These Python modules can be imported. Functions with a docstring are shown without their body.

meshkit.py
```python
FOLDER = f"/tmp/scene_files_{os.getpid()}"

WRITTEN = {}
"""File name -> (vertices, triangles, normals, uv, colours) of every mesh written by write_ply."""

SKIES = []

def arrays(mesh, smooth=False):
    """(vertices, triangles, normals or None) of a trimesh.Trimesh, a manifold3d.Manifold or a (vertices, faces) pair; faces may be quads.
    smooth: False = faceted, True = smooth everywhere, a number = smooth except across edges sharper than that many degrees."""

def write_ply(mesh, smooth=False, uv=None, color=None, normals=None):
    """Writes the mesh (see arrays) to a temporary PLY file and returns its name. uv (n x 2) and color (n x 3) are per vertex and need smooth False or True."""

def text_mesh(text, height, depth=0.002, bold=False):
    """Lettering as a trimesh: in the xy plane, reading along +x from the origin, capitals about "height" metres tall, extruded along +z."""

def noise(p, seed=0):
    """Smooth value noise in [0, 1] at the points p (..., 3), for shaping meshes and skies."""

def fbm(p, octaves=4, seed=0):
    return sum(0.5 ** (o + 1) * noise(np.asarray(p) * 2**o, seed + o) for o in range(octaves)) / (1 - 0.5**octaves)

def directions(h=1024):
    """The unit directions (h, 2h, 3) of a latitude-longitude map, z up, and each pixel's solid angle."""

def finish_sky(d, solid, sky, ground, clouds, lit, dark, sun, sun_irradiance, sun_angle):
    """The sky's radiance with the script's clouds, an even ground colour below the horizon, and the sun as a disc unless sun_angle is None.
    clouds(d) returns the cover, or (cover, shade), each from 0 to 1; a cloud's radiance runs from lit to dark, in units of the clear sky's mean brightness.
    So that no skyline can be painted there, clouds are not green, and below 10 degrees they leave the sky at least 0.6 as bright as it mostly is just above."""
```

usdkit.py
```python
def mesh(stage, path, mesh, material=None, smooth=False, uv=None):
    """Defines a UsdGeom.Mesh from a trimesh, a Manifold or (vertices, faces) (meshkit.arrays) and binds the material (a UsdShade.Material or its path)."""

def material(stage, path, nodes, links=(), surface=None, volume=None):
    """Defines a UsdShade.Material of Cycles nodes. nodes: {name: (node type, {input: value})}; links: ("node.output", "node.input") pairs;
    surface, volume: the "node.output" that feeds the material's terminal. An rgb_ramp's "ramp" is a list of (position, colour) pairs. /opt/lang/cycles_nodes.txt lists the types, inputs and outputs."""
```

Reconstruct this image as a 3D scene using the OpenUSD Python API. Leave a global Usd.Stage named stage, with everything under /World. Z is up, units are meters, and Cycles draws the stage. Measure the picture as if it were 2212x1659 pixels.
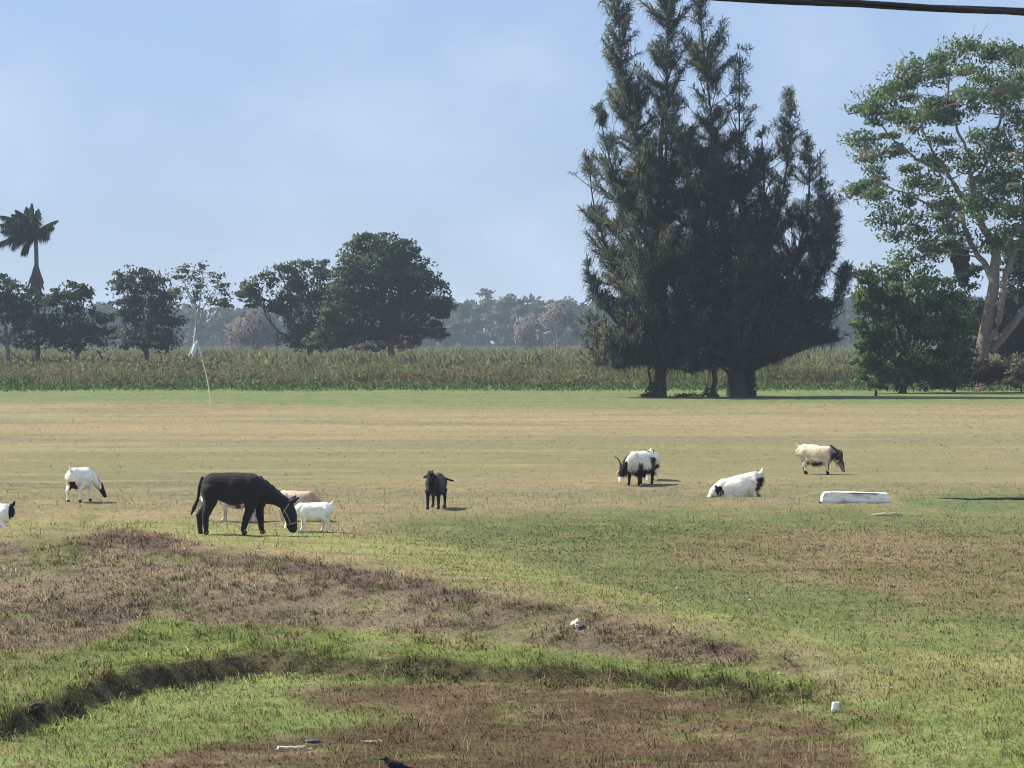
import math
import numpy as np, trimesh, manifold3d as m3, shapely
from scipy.interpolate import LinearNDInterpolator
from scipy.ndimage import gaussian_filter, map_coordinates
from scipy.spatial import cKDTree
import meshkit, usdkit
from pxr import Usd, UsdGeom, UsdLux, UsdShade, Gf, Sdf, Vt

stage = Usd.Stage.CreateInMemory()
UsdGeom.SetStageUpAxis(stage, UsdGeom.Tokens.z)
UsdGeom.SetStageMetersPerUnit(stage, 1.0)
world = UsdGeom.Xform.Define(stage, '/World')
stage.SetDefaultPrim(world.GetPrim())
UsdGeom.Scope.Define(stage, '/World/Looks')
T = Sdf.ValueTypeNames

# ------------------------------------------------------------------ camera, sky, sun, exposure
H, FD, CX, HY = 3.1, 6144.0, 1106.0, 735.0      # eye height; the photograph's scale (2212 wide), centre and horizon row
cam = UsdGeom.Camera.Define(stage, '/World/camera')
cam.CreateHorizontalApertureAttr(36.0)
cam.CreateVerticalApertureAttr(27.0)
cam.CreateFocalLengthAttr(100.0)
cam.CreateExposureAttr(0.85)
x_ = UsdGeom.Xformable(cam)
x_.AddTranslateOp().Set(Gf.Vec3d(0, 0, H))
x_.AddRotateXOp().Set(90 - math.degrees(math.atan(94.5 / FD)))

SUN_EL, SUN_XY = math.radians(48), np.array([-0.95, 0.22])
SUN_XY = SUN_XY / np.linalg.norm(SUN_XY)
sun_dir = np.array([SUN_XY[0] * math.cos(SUN_EL), SUN_XY[1] * math.cos(SUN_EL), math.sin(SUN_EL)])
sun = UsdLux.DistantLight.Define(stage, '/World/sun')
sun.CreateNormalizeAttr(True)
sun.CreateIntensityAttr(1.2)
sun.CreateAngleAttr(0.53)
sun.CreateColorAttr(Gf.Vec3f(1.0, 0.93, 0.82))
zx = sun_dir; xx = np.cross([0, 0, 1.0], zx); xx /= np.linalg.norm(xx); yx = np.cross(zx, xx)
mt = Gf.Matrix4d(*[float(v) for v in (*xx, 0, *yx, 0, *zx, 0, 0, 0, 40, 1)])
UsdGeom.Xformable(sun).AddTransformOp().Set(mt)

dome = UsdLux.DomeLight.Define(stage, '/World/sky')
sky_mat = usdkit.material(stage, '/World/Looks/sky', {
    'sky': ('sky_texture', {'sky_type': 'single_scattering', 'sun_disc': False, 'sun_elevation': SUN_EL,
                            'sun_rotation': float(math.atan2(sun_dir[0], sun_dir[1])), 'altitude': 0.0,
                            'air_density': 1.0, 'aerosol_density': 1.2, 'ozone_density': 8.0}),
    'tc': ('texture_coordinate', {}),
    'mp': ('mapping', {'scale': (1.0, 1.0, 1.5), 'location': (0.30, 0.1, 0.02)}),
    'n': ('noise_texture', {'scale': 14.0, 'detail': 3.0, 'roughness': 0.5}),
    'r': ('rgb_ramp', {'ramp': [(0.0, (0, 0, 0)), (0.46, (0, 0, 0)), (0.72, (1, 1, 1)), (1.0, (1, 1, 1))]}),
    'amt': ('math', {'math_type': 'multiply_add', 'value2': 0.36, 'value3': 0.54}),
    'mix': ('mix_color', {'blend_type': 'mix', 'b': (4.75, 5.9, 7.75), 'use_clamp': False}),
    'tint': ('mix_color', {'blend_type': 'multiply', 'fac': 1.0, 'b': (0.84, 0.98, 1.24), 'use_clamp': False}),
    'bg': ('background_shader', {'strength': 0.064}),
}, [('tc.generated', 'mp.vector'), ('mp.vector', 'n.vector'), ('n.fac', 'r.fac'), ('r.color', 'amt.value1'), ('amt.value', 'mix.fac'),
    ('sky.color', 'tint.a'), ('tint.result', 'mix.a'), ('mix.result', 'bg.color')], surface='bg.background')
UsdShade.MaterialBindingAPI.Apply(dome.GetPrim()).Bind(sky_mat)
dome.GetPrim().SetCustomDataByKey('kind', 'structure')

# ------------------------------------------------------------------ helpers
used = {}
def numbered(parent, name):
    k = (parent, name)
    used[k] = used.get(k, -1) + 1
    return f'{parent}/{name}' + (f'_{used[k]:03d}' if used[k] else '')

def tag(p, label=None, category=None, group=None, kind=None):
    p = p.GetPrim() if hasattr(p, 'GetPrim') else p
    for k, v in (('label', label), ('category', category), ('group', group), ('kind', kind)):
        if v: p.SetCustomDataByKey(k, v)
    return p

def thing(name, label, category, loc=(0, 0, 0), rz=0.0, group=None, scale=1.0):
    x = UsdGeom.Xform.Define(stage, numbered('/World', name))
    x.AddTranslateOp().Set(Gf.Vec3d(*map(float, loc)))
    if rz: x.AddRotateZOp().Set(float(rz))
    if scale != 1.0: x.AddScaleOp().Set(Gf.Vec3f(scale, scale, scale))
    return str(tag(x, label, category, group).GetPath())

def vnormals(v, f):
    n = np.zeros_like(v)
    fn = np.cross(v[f[:, 1]] - v[f[:, 0]], v[f[:, 2]] - v[f[:, 0]])
    for k in range(3): np.add.at(n, f[:, k], fn)
    return n / np.maximum(np.linalg.norm(n, axis=1, keepdims=True), 1e-12)

def put(name, v, f, mat, parent='/World', col=None, n=None, smooth=True):
    v = np.ascontiguousarray(v, np.float32); f = np.ascontiguousarray(f, np.int32)
    m = UsdGeom.Mesh.Define(stage, numbered(parent, name))
    m.CreatePointsAttr(Vt.Vec3fArray.FromNumpy(v))
    m.CreateFaceVertexCountsAttr(Vt.IntArray.FromNumpy(np.full(len(f), f.shape[1], np.int32)))
    m.CreateFaceVertexIndicesAttr(Vt.IntArray.FromNumpy(f.ravel()))
    m.CreateSubdivisionSchemeAttr('none')
    if n is None and smooth and f.shape[1] == 3: n = vnormals(v.astype(float), f)
    if n is not None:
        m.CreateNormalsAttr(Vt.Vec3fArray.FromNumpy(np.ascontiguousarray(n, np.float32)))
        m.SetNormalsInterpolation('vertex')
    if col is not None:
        UsdGeom.PrimvarsAPI(m).CreatePrimvar('tint', T.Color3fArray, 'vertex').Set(Vt.Vec3fArray.FromNumpy(np.ascontiguousarray(np.clip(col, 0, 1), np.float32)))
    UsdShade.MaterialBindingAPI.Apply(m.GetPrim()).Bind(M[mat])
    return m.GetPrim()

def lin(*c):
    c = np.asarray(c, float) / 255
    return np.where(c < 0.04045, c / 12.92, ((c + 0.055) / 1.055) ** 2.4)

def at(xD, yD, Y):        # a point seen at (xD, yD) that stands Y metres away
    return np.array([(xD - CX) / FD * Y, Y, H - (yD - HY) / FD * Y])

def rows(*a): return np.array(a, float)

# ------------------------------------------------------------------ materials
M = {}
def tint_material(name, rough=0.9, trans=0.0, noise=None, gain=1.0, spec=0.2, bump=None, sheen=0.0):
    nodes = {'a': ('attribute', {'attribute': 'tint'}), 'p': ('principled_bsdf', {'roughness': rough, 'specular_ior_level': spec, 'sheen_weight': sheen})}
    links, src = [], 'a.color'
    if noise:
        for i, (sc, lo, hi) in enumerate(noise):
            nodes[f'n{i}'] = ('noise_texture', {'scale': sc, 'detail': 3.0, 'roughness': 0.6})
            nodes[f'g{i}'] = ('geometry', {})
            nodes[f'r{i}'] = ('map_range', {'from_min': 0.25, 'from_max': 0.75, 'to_min': lo, 'to_max': hi})
            nodes[f'm{i}'] = ('mix_color', {'blend_type': 'multiply', 'fac': 1.0, 'use_clamp': False})
            links += [(f'g{i}.position', f'n{i}.vector'), (f'n{i}.fac', f'r{i}.value'), (src, f'm{i}.a'), (f'r{i}.result', f'm{i}.b')]
            src = f'm{i}.result'
    links.append((src, 'p.base_color'))
    if bump:
        nodes['bn'] = ('noise_texture', {'scale': bump[0], 'detail': 4.0, 'roughness': 0.65})
        nodes['bg'] = ('geometry', {})
        nodes['bb'] = ('bump', {'strength': bump[1], 'distance': bump[2]})
        links += [('bg.position', 'bn.vector'), ('bn.fac', 'bb.height'), ('bb.normal', 'p.normal')]
    out = 'p.BSDF'
    if trans:
        nodes['t'] = ('translucent_bsdf', {})
        nodes['x'] = ('mix_closure', {'fac': trans})
        links += [(src, 't.color'), ('p.BSDF', 'x.closure1'), ('t.BSDF', 'x.closure2')]
        out = 'x.closure'
    M[name] = usdkit.material(stage, f'/World/Looks/{name}', nodes, links, surface=out)

tint_material('soil', 0.95, noise=[(2.2, 0.82, 1.18), (14.0, 0.75, 1.25), (60.0, 0.7, 1.3)], bump=(26.0, 0.7, 0.05), spec=0.1)
tint_material('blade', 0.8, trans=0.5, spec=0.12)
tint_material('leaf', 0.6, trans=0.38, spec=0.2)
tint_material('needle', 0.8, trans=0.15, spec=0.1)
tint_material('bark', 0.9, noise=[(6.0, 0.7, 1.3), (30.0, 0.75, 1.25)], bump=(22.0, 0.8, 0.04), spec=0.1)
tint_material('fur', 0.8, noise=[(30.0, 0.88, 1.1)], spec=0.12, sheen=0.05)
tint_material('dark_fur', 0.8, noise=[(26.0, 0.8, 1.2)], spec=0.16, sheen=0.12)
tint_material('matter', 0.8, noise=[(18.0, 0.85, 1.15), (70.0, 0.85, 1.15)], bump=(60.0, 0.4, 0.01), spec=0.2)
tint_material('cloth', 0.9, trans=0.3, spec=0.1)
tint_material('rubber', 0.45, noise=[(40.0, 0.85, 1.15)], spec=0.4)

# ------------------------------------------------------------------ terrain
def line(pts, n=40, ext=True):
    p = np.array(pts, float)
    if ext:   # carried on past both edges of the frame
        a = p[0].copy(); a[0] -= 700; b = p[-1].copy(); b[0] += 700
        p = np.vstack([a, p, b])
    s = np.linspace(0, len(p) - 1, n * (len(p) - 1) // 4 + 2)
    q = np.stack([np.interp(s, np.arange(len(p)), p[:, k]) for k in range(3)], 1)
    Y = FD * (H - q[:, 2]) / (q[:, 1] - HY)
    return np.stack([(q[:, 0] - CX) / FD * Y, Y, q[:, 2]], 1)

lip = line([(0, 1128, 0), (420, 1122, 0), (700, 1112, 0), (1106, 1104, .02), (1480, 1080, .03), (1600, 1071, .05), (1720, 1080, .03), (2212, 1096, 0)])
crest = line([(0, 1146, .04), (230, 1140, .10), (330, 1150, .07), (430, 1174, .04), (700, 1203, 0), (1000, 1262, -.10), (1300, 1312, -.26), (1700, 1412, -.56), (1800, 1440, -.62), (2000, 1490, -.63), (2212, 1520, -.60)])
swale1 = line([(1000, 1170, -.10), (1300, 1185, -.18), (1600, 1195, -.24), (1900, 1215, -.28), (2212, 1240, -.30)], ext=False)
swale2 = line([(1150, 1240, -.20), (1450, 1290, -.33), (1800, 1345, -.45), (2212, 1400, -.52)], ext=False)
foot = line([(0, 1440, -.74), (250, 1372, -.68), (560, 1378, -.68), (800, 1392, -.72), (1300, 1430, -.73), (1700, 1462, -.74)], ext=False)
stop = line([(0, 1553, -.75), (100, 1510, -.72), (300, 1445, -.70), (560, 1408, -.70), (800, 1424, -.735), (1100, 1442, -.745), (1300, 1452, -.755), (1600, 1478, -.79), (1750, 1505, -.82)], n=120, ext=False)
sbot = line([(0, 1606, -.96), (100, 1566, -.97), (300, 1504, -.98), (560, 1464, -.98), (800, 1468, -.93), (1100, 1474, -.90), (1300, 1484, -.895), (1600, 1504, -.90), (1750, 1524, -.88)], n=120, ext=False)
edge_r = line([(1750, 1470, -.72), (1900, 1520, -.74), (2000, 1580, -.76), (2050, 1640, -.78)], ext=False)
floor_ = line([(0, 1659, -.95), (600, 1600, -.95), (1106, 1560, -.92), (1500, 1560, -.91), (1800, 1600, -.9), (1900, 1650, -.88)], ext=False)
floor2 = line([(0, 1760, -.97), (1106, 1720, -.97), (1700, 1720, -.94)])
right_ = line([(2212, 1600, -.64), (2500, 1640, -.62)], ext=False)
gx = np.linspace(-40, 40, 21)
far0 = np.array([(x, y, 0.0) for x in gx for y in (61.0, 66.0, 72.0)])
near0 = np.array([(x, y, -.97) for x in gx for y in (14.0, 18.0, 21.0)])
cp = np.vstack([lip, crest, swale1, swale2, foot, stop, sbot, edge_r, floor_, floor2, right_, far0, near0])
GX0, GX1, GY0, GY1, GS = -20.0, 20.0, 15.0, 70.0, 0.08
gxs, gys = np.arange(GX0, GX1 + GS, GS), np.arange(GY0, GY1 + GS, GS)
XX, YY = np.meshgrid(gxs, gys)
Zg = LinearNDInterpolator(cp[:, :2], cp[:, 2])(XX, YY)
Zg = np.where(np.isnan(Zg), 0, Zg)
Zs = gaussian_filter(Zg, 5.0)
near_scarp = cKDTree(np.vstack([stop, sbot])[:, :2]).query(np.stack([XX.ravel(), YY.ravel()], 1))[0].reshape(XX.shape)
w = np.clip(1.2 - near_scarp / 0.7, 0, 1)
Zg = Zs * (1 - w) + gaussian_filter(Zg, 0.8) * w
def dip(x, y, d, sx, sy): return d * np.exp(-((XX - x) / sx) ** 2 / 2 - ((YY - y) / sy) ** 2 / 2)
Zg -= dip(4.62, 58.6, .34, 1.5, 1.15)
Zg -= dip(-9.2, 49.6, .40, 1.6, 1.2)
P3 = np.stack([XX, YY, XX * 0], -1)
rough = np.clip((66 - YY) / 8, 0, 1)
Zg += rough * ((meshkit.fbm(P3 * 0.9, 3, 5) - .5) * .09 + (meshkit.fbm(P3 * 4.5, 3, 9) - .5) * .045)
Zg += w * (meshkit.fbm(P3 * 3.0, 3, 14) - .5) * .16

def ground(x, y):
    x, y = np.broadcast_arrays(np.asarray(x, float), np.asarray(y, float))
    if not x.ndim: return float(ground(x[None], y[None])[0])
    z = map_coordinates(Zg, [(np.clip(y, GY0, GY1 - GS) - GY0) / GS, (np.clip(x, GX0, GX1) - GX0) / GS], order=1, mode='nearest')
    f = np.clip((70 - y) / 4, 0, 1)
    z = z * np.where(y > 60, f, 1.0)
    g = .22 * np.exp(-((x + 13.5) / 9) ** 2 - ((y - 127) / 6) ** 2)     # the low mound of the green round the flagstick
    return z + g * (y > 80)

def hit(xD, yD):
    Ys = np.arange(20.0, 75.0, .02)
    z = ground((xD - CX) / FD * Ys, Ys)
    k = int(np.argmax(z >= H - (yD - HY) / FD * Ys))
    return np.array([(xD - CX) / FD * Ys[k], Ys[k], z[k]])

# ground colours, by place
def raster(poly, blur=7):
    xs, ys = np.arange(-400, 2616, 4.0), np.arange(1040, 1760, 4.0)
    A, B = np.meshgrid(xs, ys)
    return gaussian_filter(shapely.contains_xy(shapely.Polygon(poly), A, B).astype(float), (blur / 4, blur / 2.5))
regions = [  # outline over the ground, colour range
    ([(-400, 1130), (250, 1135), (420, 1160), (720, 1190), (1020, 1245), (1320, 1295), (1720, 1395), (2000, 1440), (2616, 1480), (2616, 1430), (1850, 1400), (1300, 1260), (950, 1170), (700, 1150), (400, 1128), (-400, 1120)], (168, 168, 100), (150, 156, 90), 1.0, 6),
    ([(780, 1130), (1300, 1100), (2616, 1095), (2616, 1440), (1800, 1390), (1350, 1290), (1000, 1200)], (132, 136, 88), (110, 122, 74), .95, 14),
    ([(1420, 1165), (1700, 1140), (2616, 1175), (2616, 1320), (2050, 1315), (1800, 1262), (1500, 1222)], (147, 130, 100), (130, 120, 84), .85, 18),
    ([(1250, 1270), (1700, 1320), (2616, 1390), (2616, 1430), (1900, 1420), (1600, 1350)], (118, 136, 78), (136, 146, 90), .95, 12),
    ([(-400, 1165), (150, 1172), (235, 1140), (330, 1152), (430, 1185), (700, 1214), (1000, 1274), (1300, 1325), (1700, 1424), (1780, 1450), (1600, 1442), (1300, 1412), (1000, 1378), (800, 1358), (560, 1350), (430, 1345), (330, 1330), (270, 1372), (150, 1402), (-400, 1435)], (148, 134, 110), (120, 107, 90), 1.0, 9),
    ([(60, 1160), (150, 1155), (190, 1200), (120, 1250), (60, 1215)], (112, 124, 74), (128, 124, 84), .8, 12),
    ([(-400, 1440), (150, 1408), (270, 1374), (330, 1332), (430, 1348), (560, 1353), (800, 1362), (1000, 1384), (1300, 1418), (1600, 1448), (1750, 1470), (1750, 1530), (1300, 1470), (800, 1440), (560, 1425), (300, 1470), (0, 1570), (-400, 1640)], (134, 146, 82), (114, 128, 70), 1.0, 7),
    ([(-400, 1650), (0, 1580), (300, 1480), (560, 1440), (800, 1445), (1300, 1468), (1800, 1520), (2616, 1480), (2616, 1760), (-400, 1760)], (148, 160, 98), (128, 144, 82), 1.0, 8),
    ([(1780, 1440), (2616, 1440), (2616, 1570), (2100, 1560), (1900, 1500)], (156, 152, 100), (136, 146, 84), .9, 18),
    ([(1690, 1500), (1800, 1510), (1960, 1560), (1990, 1600), (1880, 1570), (1760, 1530)], (124, 104, 72), (116, 120, 66), .85, 10),
    ([(620, 1490), (900, 1474), (1200, 1474), (1500, 1500), (1750, 1540), (1880, 1590), (1860, 1700), (1700, 1760), (200, 1760), (260, 1650), (450, 1612), (720, 1580), (790, 1550), (640, 1520)], (122, 104, 78), (102, 86, 62), 1.0, 12),
    ([(700, 1540), (860, 1520), (900, 1560), (760, 1580)], (130, 146, 84), (120, 120, 72), .6, 12),
]
regions.append(([(150, 1184), (190, 1172), (235, 1142), (330, 1154), (430, 1187), (700, 1216), (1000, 1276), (1300, 1327), (1700, 1426), (1780, 1452), (1700, 1446), (1300, 1358), (1000, 1308), (700, 1250), (430, 1220), (330, 1196), (240, 1186), (190, 1206)], (118, 100, 86), (102, 88, 74), .85, 6))  # brown turf under the crest, relief shade of the bank edge painted in
regions.append((regions[0][0], (164, 164, 106), (148, 152, 94), .95, 5))  # yellow green crest turf, its colour brightened to paint the lit lip
regions.append(([(1930, 1076), (2100, 1062), (2616, 1058), (2616, 1104), (2100, 1106), (1950, 1096)], (112, 130, 82), (124, 136, 88), .95, 5))
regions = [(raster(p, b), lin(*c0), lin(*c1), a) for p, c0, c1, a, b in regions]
K = 0.62       # share of the picture's brightness that is the ground's own colour

def sample(r, xD, yD):
    return map_coordinates(r, [(yD - 1040) / 4, (xD + 400) / 4], order=1, mode='nearest')

def scarp_dist(x, y): return scarp_tree.query(np.stack([x, y], 1))[0]
scarp_tree = cKDTree(np.vstack([stop, sbot, (stop[:, :] + sbot[:len(stop)]) / 2])[:, :2])

def ground_colour(x, y, z):
    x, y, z = map(np.ravel, (x, y, z))
    q = np.stack([x, y, 0 * x], 1)
    n1, n2 = meshkit.fbm(q * .10, 4, 21), meshkit.fbm(q * np.array([.045, .07, 1]), 4, 33)
    n3 = meshkit.fbm(q * 1.3, 3, 8)
    t = np.clip((n1 - .5) * 2.4 + (n3 - .5) * .9 + .5, 0, 1)[:, None]
    col = lin(170, 154, 114) * t + lin(152, 145, 108) * (1 - t)
    g = np.clip((n2 - .52) * 6, 0, 1)[:, None]
    col = col * (1 - .55 * g) + lin(136, 140, 94) * .55 * g
    st = meshkit.fbm(np.stack([x * .05 + n2 * 2, y * .20 + n1 * 3, 0 * x], 1), 4, 301)
    st2 = meshkit.fbm(np.stack([x * .12 + n1 * 3, y * .55 + n2 * 4, 0 * x], 1), 3, 303)
    # the field farther off: dry straw, then the mown green in front of the reeds
    far = np.clip((y - 78) / 12, 0, 1)[:, None] * np.clip((128 - y) / 14, 0, 1)[:, None]
    col = col * (1 - .6 * far) + (lin(176, 158, 118) * t + lin(160, 150, 110) * (1 - t)) * .6 * far
    a_ = np.clip((st - .54) * 7, 0, 1)[:, None] * .55
    b_ = np.clip((.47 - st) * 7, 0, 1)[:, None] * .65
    c_ = np.clip((st2 - .58) * 5, 0, 1)[:, None] * .38
    fy = np.clip((y - 48) / 8, 0, 1)[:, None]
    col = col * (1 - a_ * fy) + lin(180, 162, 122) * a_ * fy
    col = col * (1 - b_ * fy) + lin(142, 138, 108) * b_ * fy
    col = col * (1 - c_ * fy) + lin(194, 178, 132) * c_ * fy
    col = col * np.where(y > 45, .93, .97)[:, None]
    wob = (n2 - .5) * 30 + (n1 - .5) * 10
    gr = np.clip((y + wob * 1.6 - 134) / 18, 0, 1)[:, None]
    t3 = np.clip((n3 - .5) * 2 + .5, 0, 1)[:, None]
    col = col * (1 - gr) + (lin(112, 134, 80) * t3 + lin(138, 144, 96) * (1 - t3)) * gr
    dk = np.clip((y + wob * .8 - 180) / 10, 0, 1)[:, None]
    col = col * (1 - dk) + lin(98, 120, 68) * dk
    dry = np.clip((y - 200) / 6, 0, 1)[:, None]
    col = col * (1 - dry) + lin(96, 92, 62) * dry
    k = (y < 62) & (y > 12)
    if k.any():
        xk, yk, zk, nk = x[k], y[k], z[k], n3[k]
        qk = q[k]
        xD, yD = CX + FD * xk / yk, HY + FD * (H - zk) / yk
        a, b = meshkit.fbm(qk * .8, 4, 55) - .5, meshkit.fbm(qk * 1.1, 4, 77) - .5
        xD, yD = xD + a * 70, yD + b * 16
        c = col[k]
        tt = np.clip((meshkit.fbm(qk * .55, 4, 91) - .5) * 2.6 + .5, 0, 1)[:, None]
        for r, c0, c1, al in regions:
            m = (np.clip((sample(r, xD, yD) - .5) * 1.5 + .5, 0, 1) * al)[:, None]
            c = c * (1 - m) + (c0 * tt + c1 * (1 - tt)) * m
        # patches of the other growth coming through
        pz = np.clip((meshkit.fbm(qk * 1.7, 4, 111) - .60) * 7, 0, 1)[:, None] * .6
        c = c * (1 - pz) + lin(122, 132, 74) * pz
        ps = np.clip((meshkit.fbm(qk * 2.6, 3, 131) - .62) * 7, 0, 1)[:, None] * .6
        c = c * (1 - ps) + lin(158, 142, 108) * ps
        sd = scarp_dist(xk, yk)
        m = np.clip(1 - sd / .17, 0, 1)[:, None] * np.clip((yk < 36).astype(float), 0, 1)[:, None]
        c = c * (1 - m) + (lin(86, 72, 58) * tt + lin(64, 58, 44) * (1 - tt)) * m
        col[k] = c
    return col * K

def grow(a, b, first, ratio):
    out, s = [a], first
    while out[-1] < b: out.append(out[-1] + s); s *= ratio
    return np.array(out[:-1] + [b])
ys = np.concatenate([-grow(0, 40, 2, 1.3)[::-1] - 0, grow(2, 22, 2, 1.0)[:-1], np.arange(22, 58, .12), grow(58, 110, .25, 1.006), grow(110.4, 3000, .7, 1.025)])
ys = np.unique(np.round(ys, 4))
xi = np.arange(-11, 11.001, .14)
xo = grow(11.1, 3000, .16, 1.07)
xs = np.unique(np.concatenate([-xo[::-1], xi, xo]))
GXX, GYY = np.meshgrid(xs, ys)
GZ = ground(GXX, GYY)
ny, nx = GXX.shape
idx = np.arange(ny * nx).reshape(ny, nx)
quad = np.stack([idx[:-1, :-1], idx[:-1, 1:], idx[1:, 1:], idx[1:, :-1]], -1).reshape(-1, 4)
tri = np.vstack([quad[:, [0, 1, 2]], quad[:, [0, 2, 3]]])
gv = np.stack([GXX, GYY, GZ], -1).reshape(-1, 3)
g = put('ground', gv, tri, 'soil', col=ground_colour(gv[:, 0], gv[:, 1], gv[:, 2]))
tag(g, 'grazing field of dry and green grass with a low earth bank and muddy hollow in front', 'ground', kind='structure')

# ------------------------------------------------------------------ grass
rng = np.random.default_rng(7)
def blades(base, length, width, lean, col, tipcol, up=0.75, rng=rng, wind=(-.25, -.05)):
    """One bent blade of two triangles each at BASE."""
    n = len(base)
    az = rng.uniform(0, 2 * np.pi, n)
    d = np.stack([np.cos(az), np.sin(az), 0 * az], 1)
    side = np.stack([-np.sin(az), np.cos(az), 0 * az], 1)
    lean = lean * rng.uniform(.2, 1.3, n)
    L = length[:, None]
    wv = np.array([wind[0], wind[1], 0])
    mid = base + L * .55 * (np.array([0, 0, 1.0]) + (d * lean[:, None] + wv) * .5)
    tip = base + L * (np.array([0, 0, .88]) * (1 - .35 * lean[:, None]) + (d * lean[:, None] * 1.15 + wv))
    s = side * width[:, None] / 2
    v = np.stack([base - s, base + s, mid + s * .75, mid - s * .75, tip], 1).reshape(-1, 3)
    o = np.arange(n)[:, None] * 5
    f = np.vstack([o + [0, 1, 2], o + [0, 2, 3], o + [3, 2, 4]])
    nn = np.cross(side, mid - base); nn /= np.linalg.norm(nn, axis=1, keepdims=True)
    back = nn[:, 1] > 0
    f3 = f.reshape(3, n, 3); f3[:, back] = f3[:, back][:, :, ::-1]; f = f3.reshape(-1, 3)
    nn[back] *= -1
    nn = nn * (1 - up) + np.array([0, 0, up]); nn /= np.linalg.norm(nn, axis=1, keepdims=True)
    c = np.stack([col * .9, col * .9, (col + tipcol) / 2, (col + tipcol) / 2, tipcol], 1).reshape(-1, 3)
    return v, f, np.repeat(nn, 5, 0), c

def leaf_quads(p, nrm, size, aspect, col, r, up=.35, droop=0.0):
    n = len(p)
    d = r.normal(0, 1, (n, 3)); d[:, 2] -= droop; d /= np.linalg.norm(d, axis=1, keepdims=True)
    e = np.cross(d, r.normal(0, 1, (n, 3))); e /= np.linalg.norm(e, axis=1, keepdims=True) + 1e-9
    l, wd = d * size[:, None] / 2, e * (size * aspect)[:, None] / 2
    v = np.stack([p - l, p + wd, p + l, p - wd], 1).reshape(-1, 3)
    o = np.arange(n)[:, None] * 4
    f = np.vstack([o + [0, 1, 2], o + [0, 2, 3]])
    fn = np.cross(e, d)          # the side that the winding shows
    flip = (fn * nrm).sum(1) < 0
    f2 = f.reshape(2, n, 3); f2[:, flip] = f2[:, flip][:, :, ::-1]; f = f2.reshape(-1, 3)
    fn[flip] *= -1
    nn = nrm * .75 + fn * .45 + np.array([0, 0, up]); nn /= np.linalg.norm(nn, axis=1, keepdims=True)
    return v, f, np.repeat(nn, 4, 0), np.repeat(col, 4, 0)

def scatter(n, y0, y1, power=1.0, edge=1.04):
    y = y0 + (y1 - y0) * rng.uniform(0, 1, n) ** power
    x = rng.uniform(-1, 1, n) * (y * .18 * edge + 1.6 * (y0 < 60))
    return x, y

def colour_jitter(c, n, amt=.28):
    return c * np.exp(rng.normal(0, amt, n))[:, None] * np.exp(rng.normal(0, .06, (n, 3)))

# short turf of the near ground
n = 300000
x, y = scatter(n, 25.5, 62, 1.25)
z = ground(x, y)
c = ground_colour(x, y, z)
clump = meshkit.fbm(np.stack([x * 3, y * 3, 0 * x], 1), 3, 3)
green = np.clip((c[:, 1] / np.maximum(c[:, 0], 1e-4) - .78) * 4, 0, 1)
hollow = np.clip((-z - .02) * 12, 0, 1) * np.clip((52 - y) / 4, 0, 1)
length = (.016 + (.014 + .050 * green * clump * np.clip((38 - y) / 7, .2, 1)) * hollow + .016 * rng.uniform(0, 1, n)) * rng.uniform(.5, 1.4, n)
keep = rng.uniform(0, 1, n) < (.40 + .9 * clump) * (.35 + .65 * hollow)
x, y, z, c, length = x[keep], y[keep], z[keep], c[keep], length[keep]
n = len(x)
c = colour_jitter(c, n, .20) * 1.34
base = np.stack([x, y, z - .004], 1)
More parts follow.
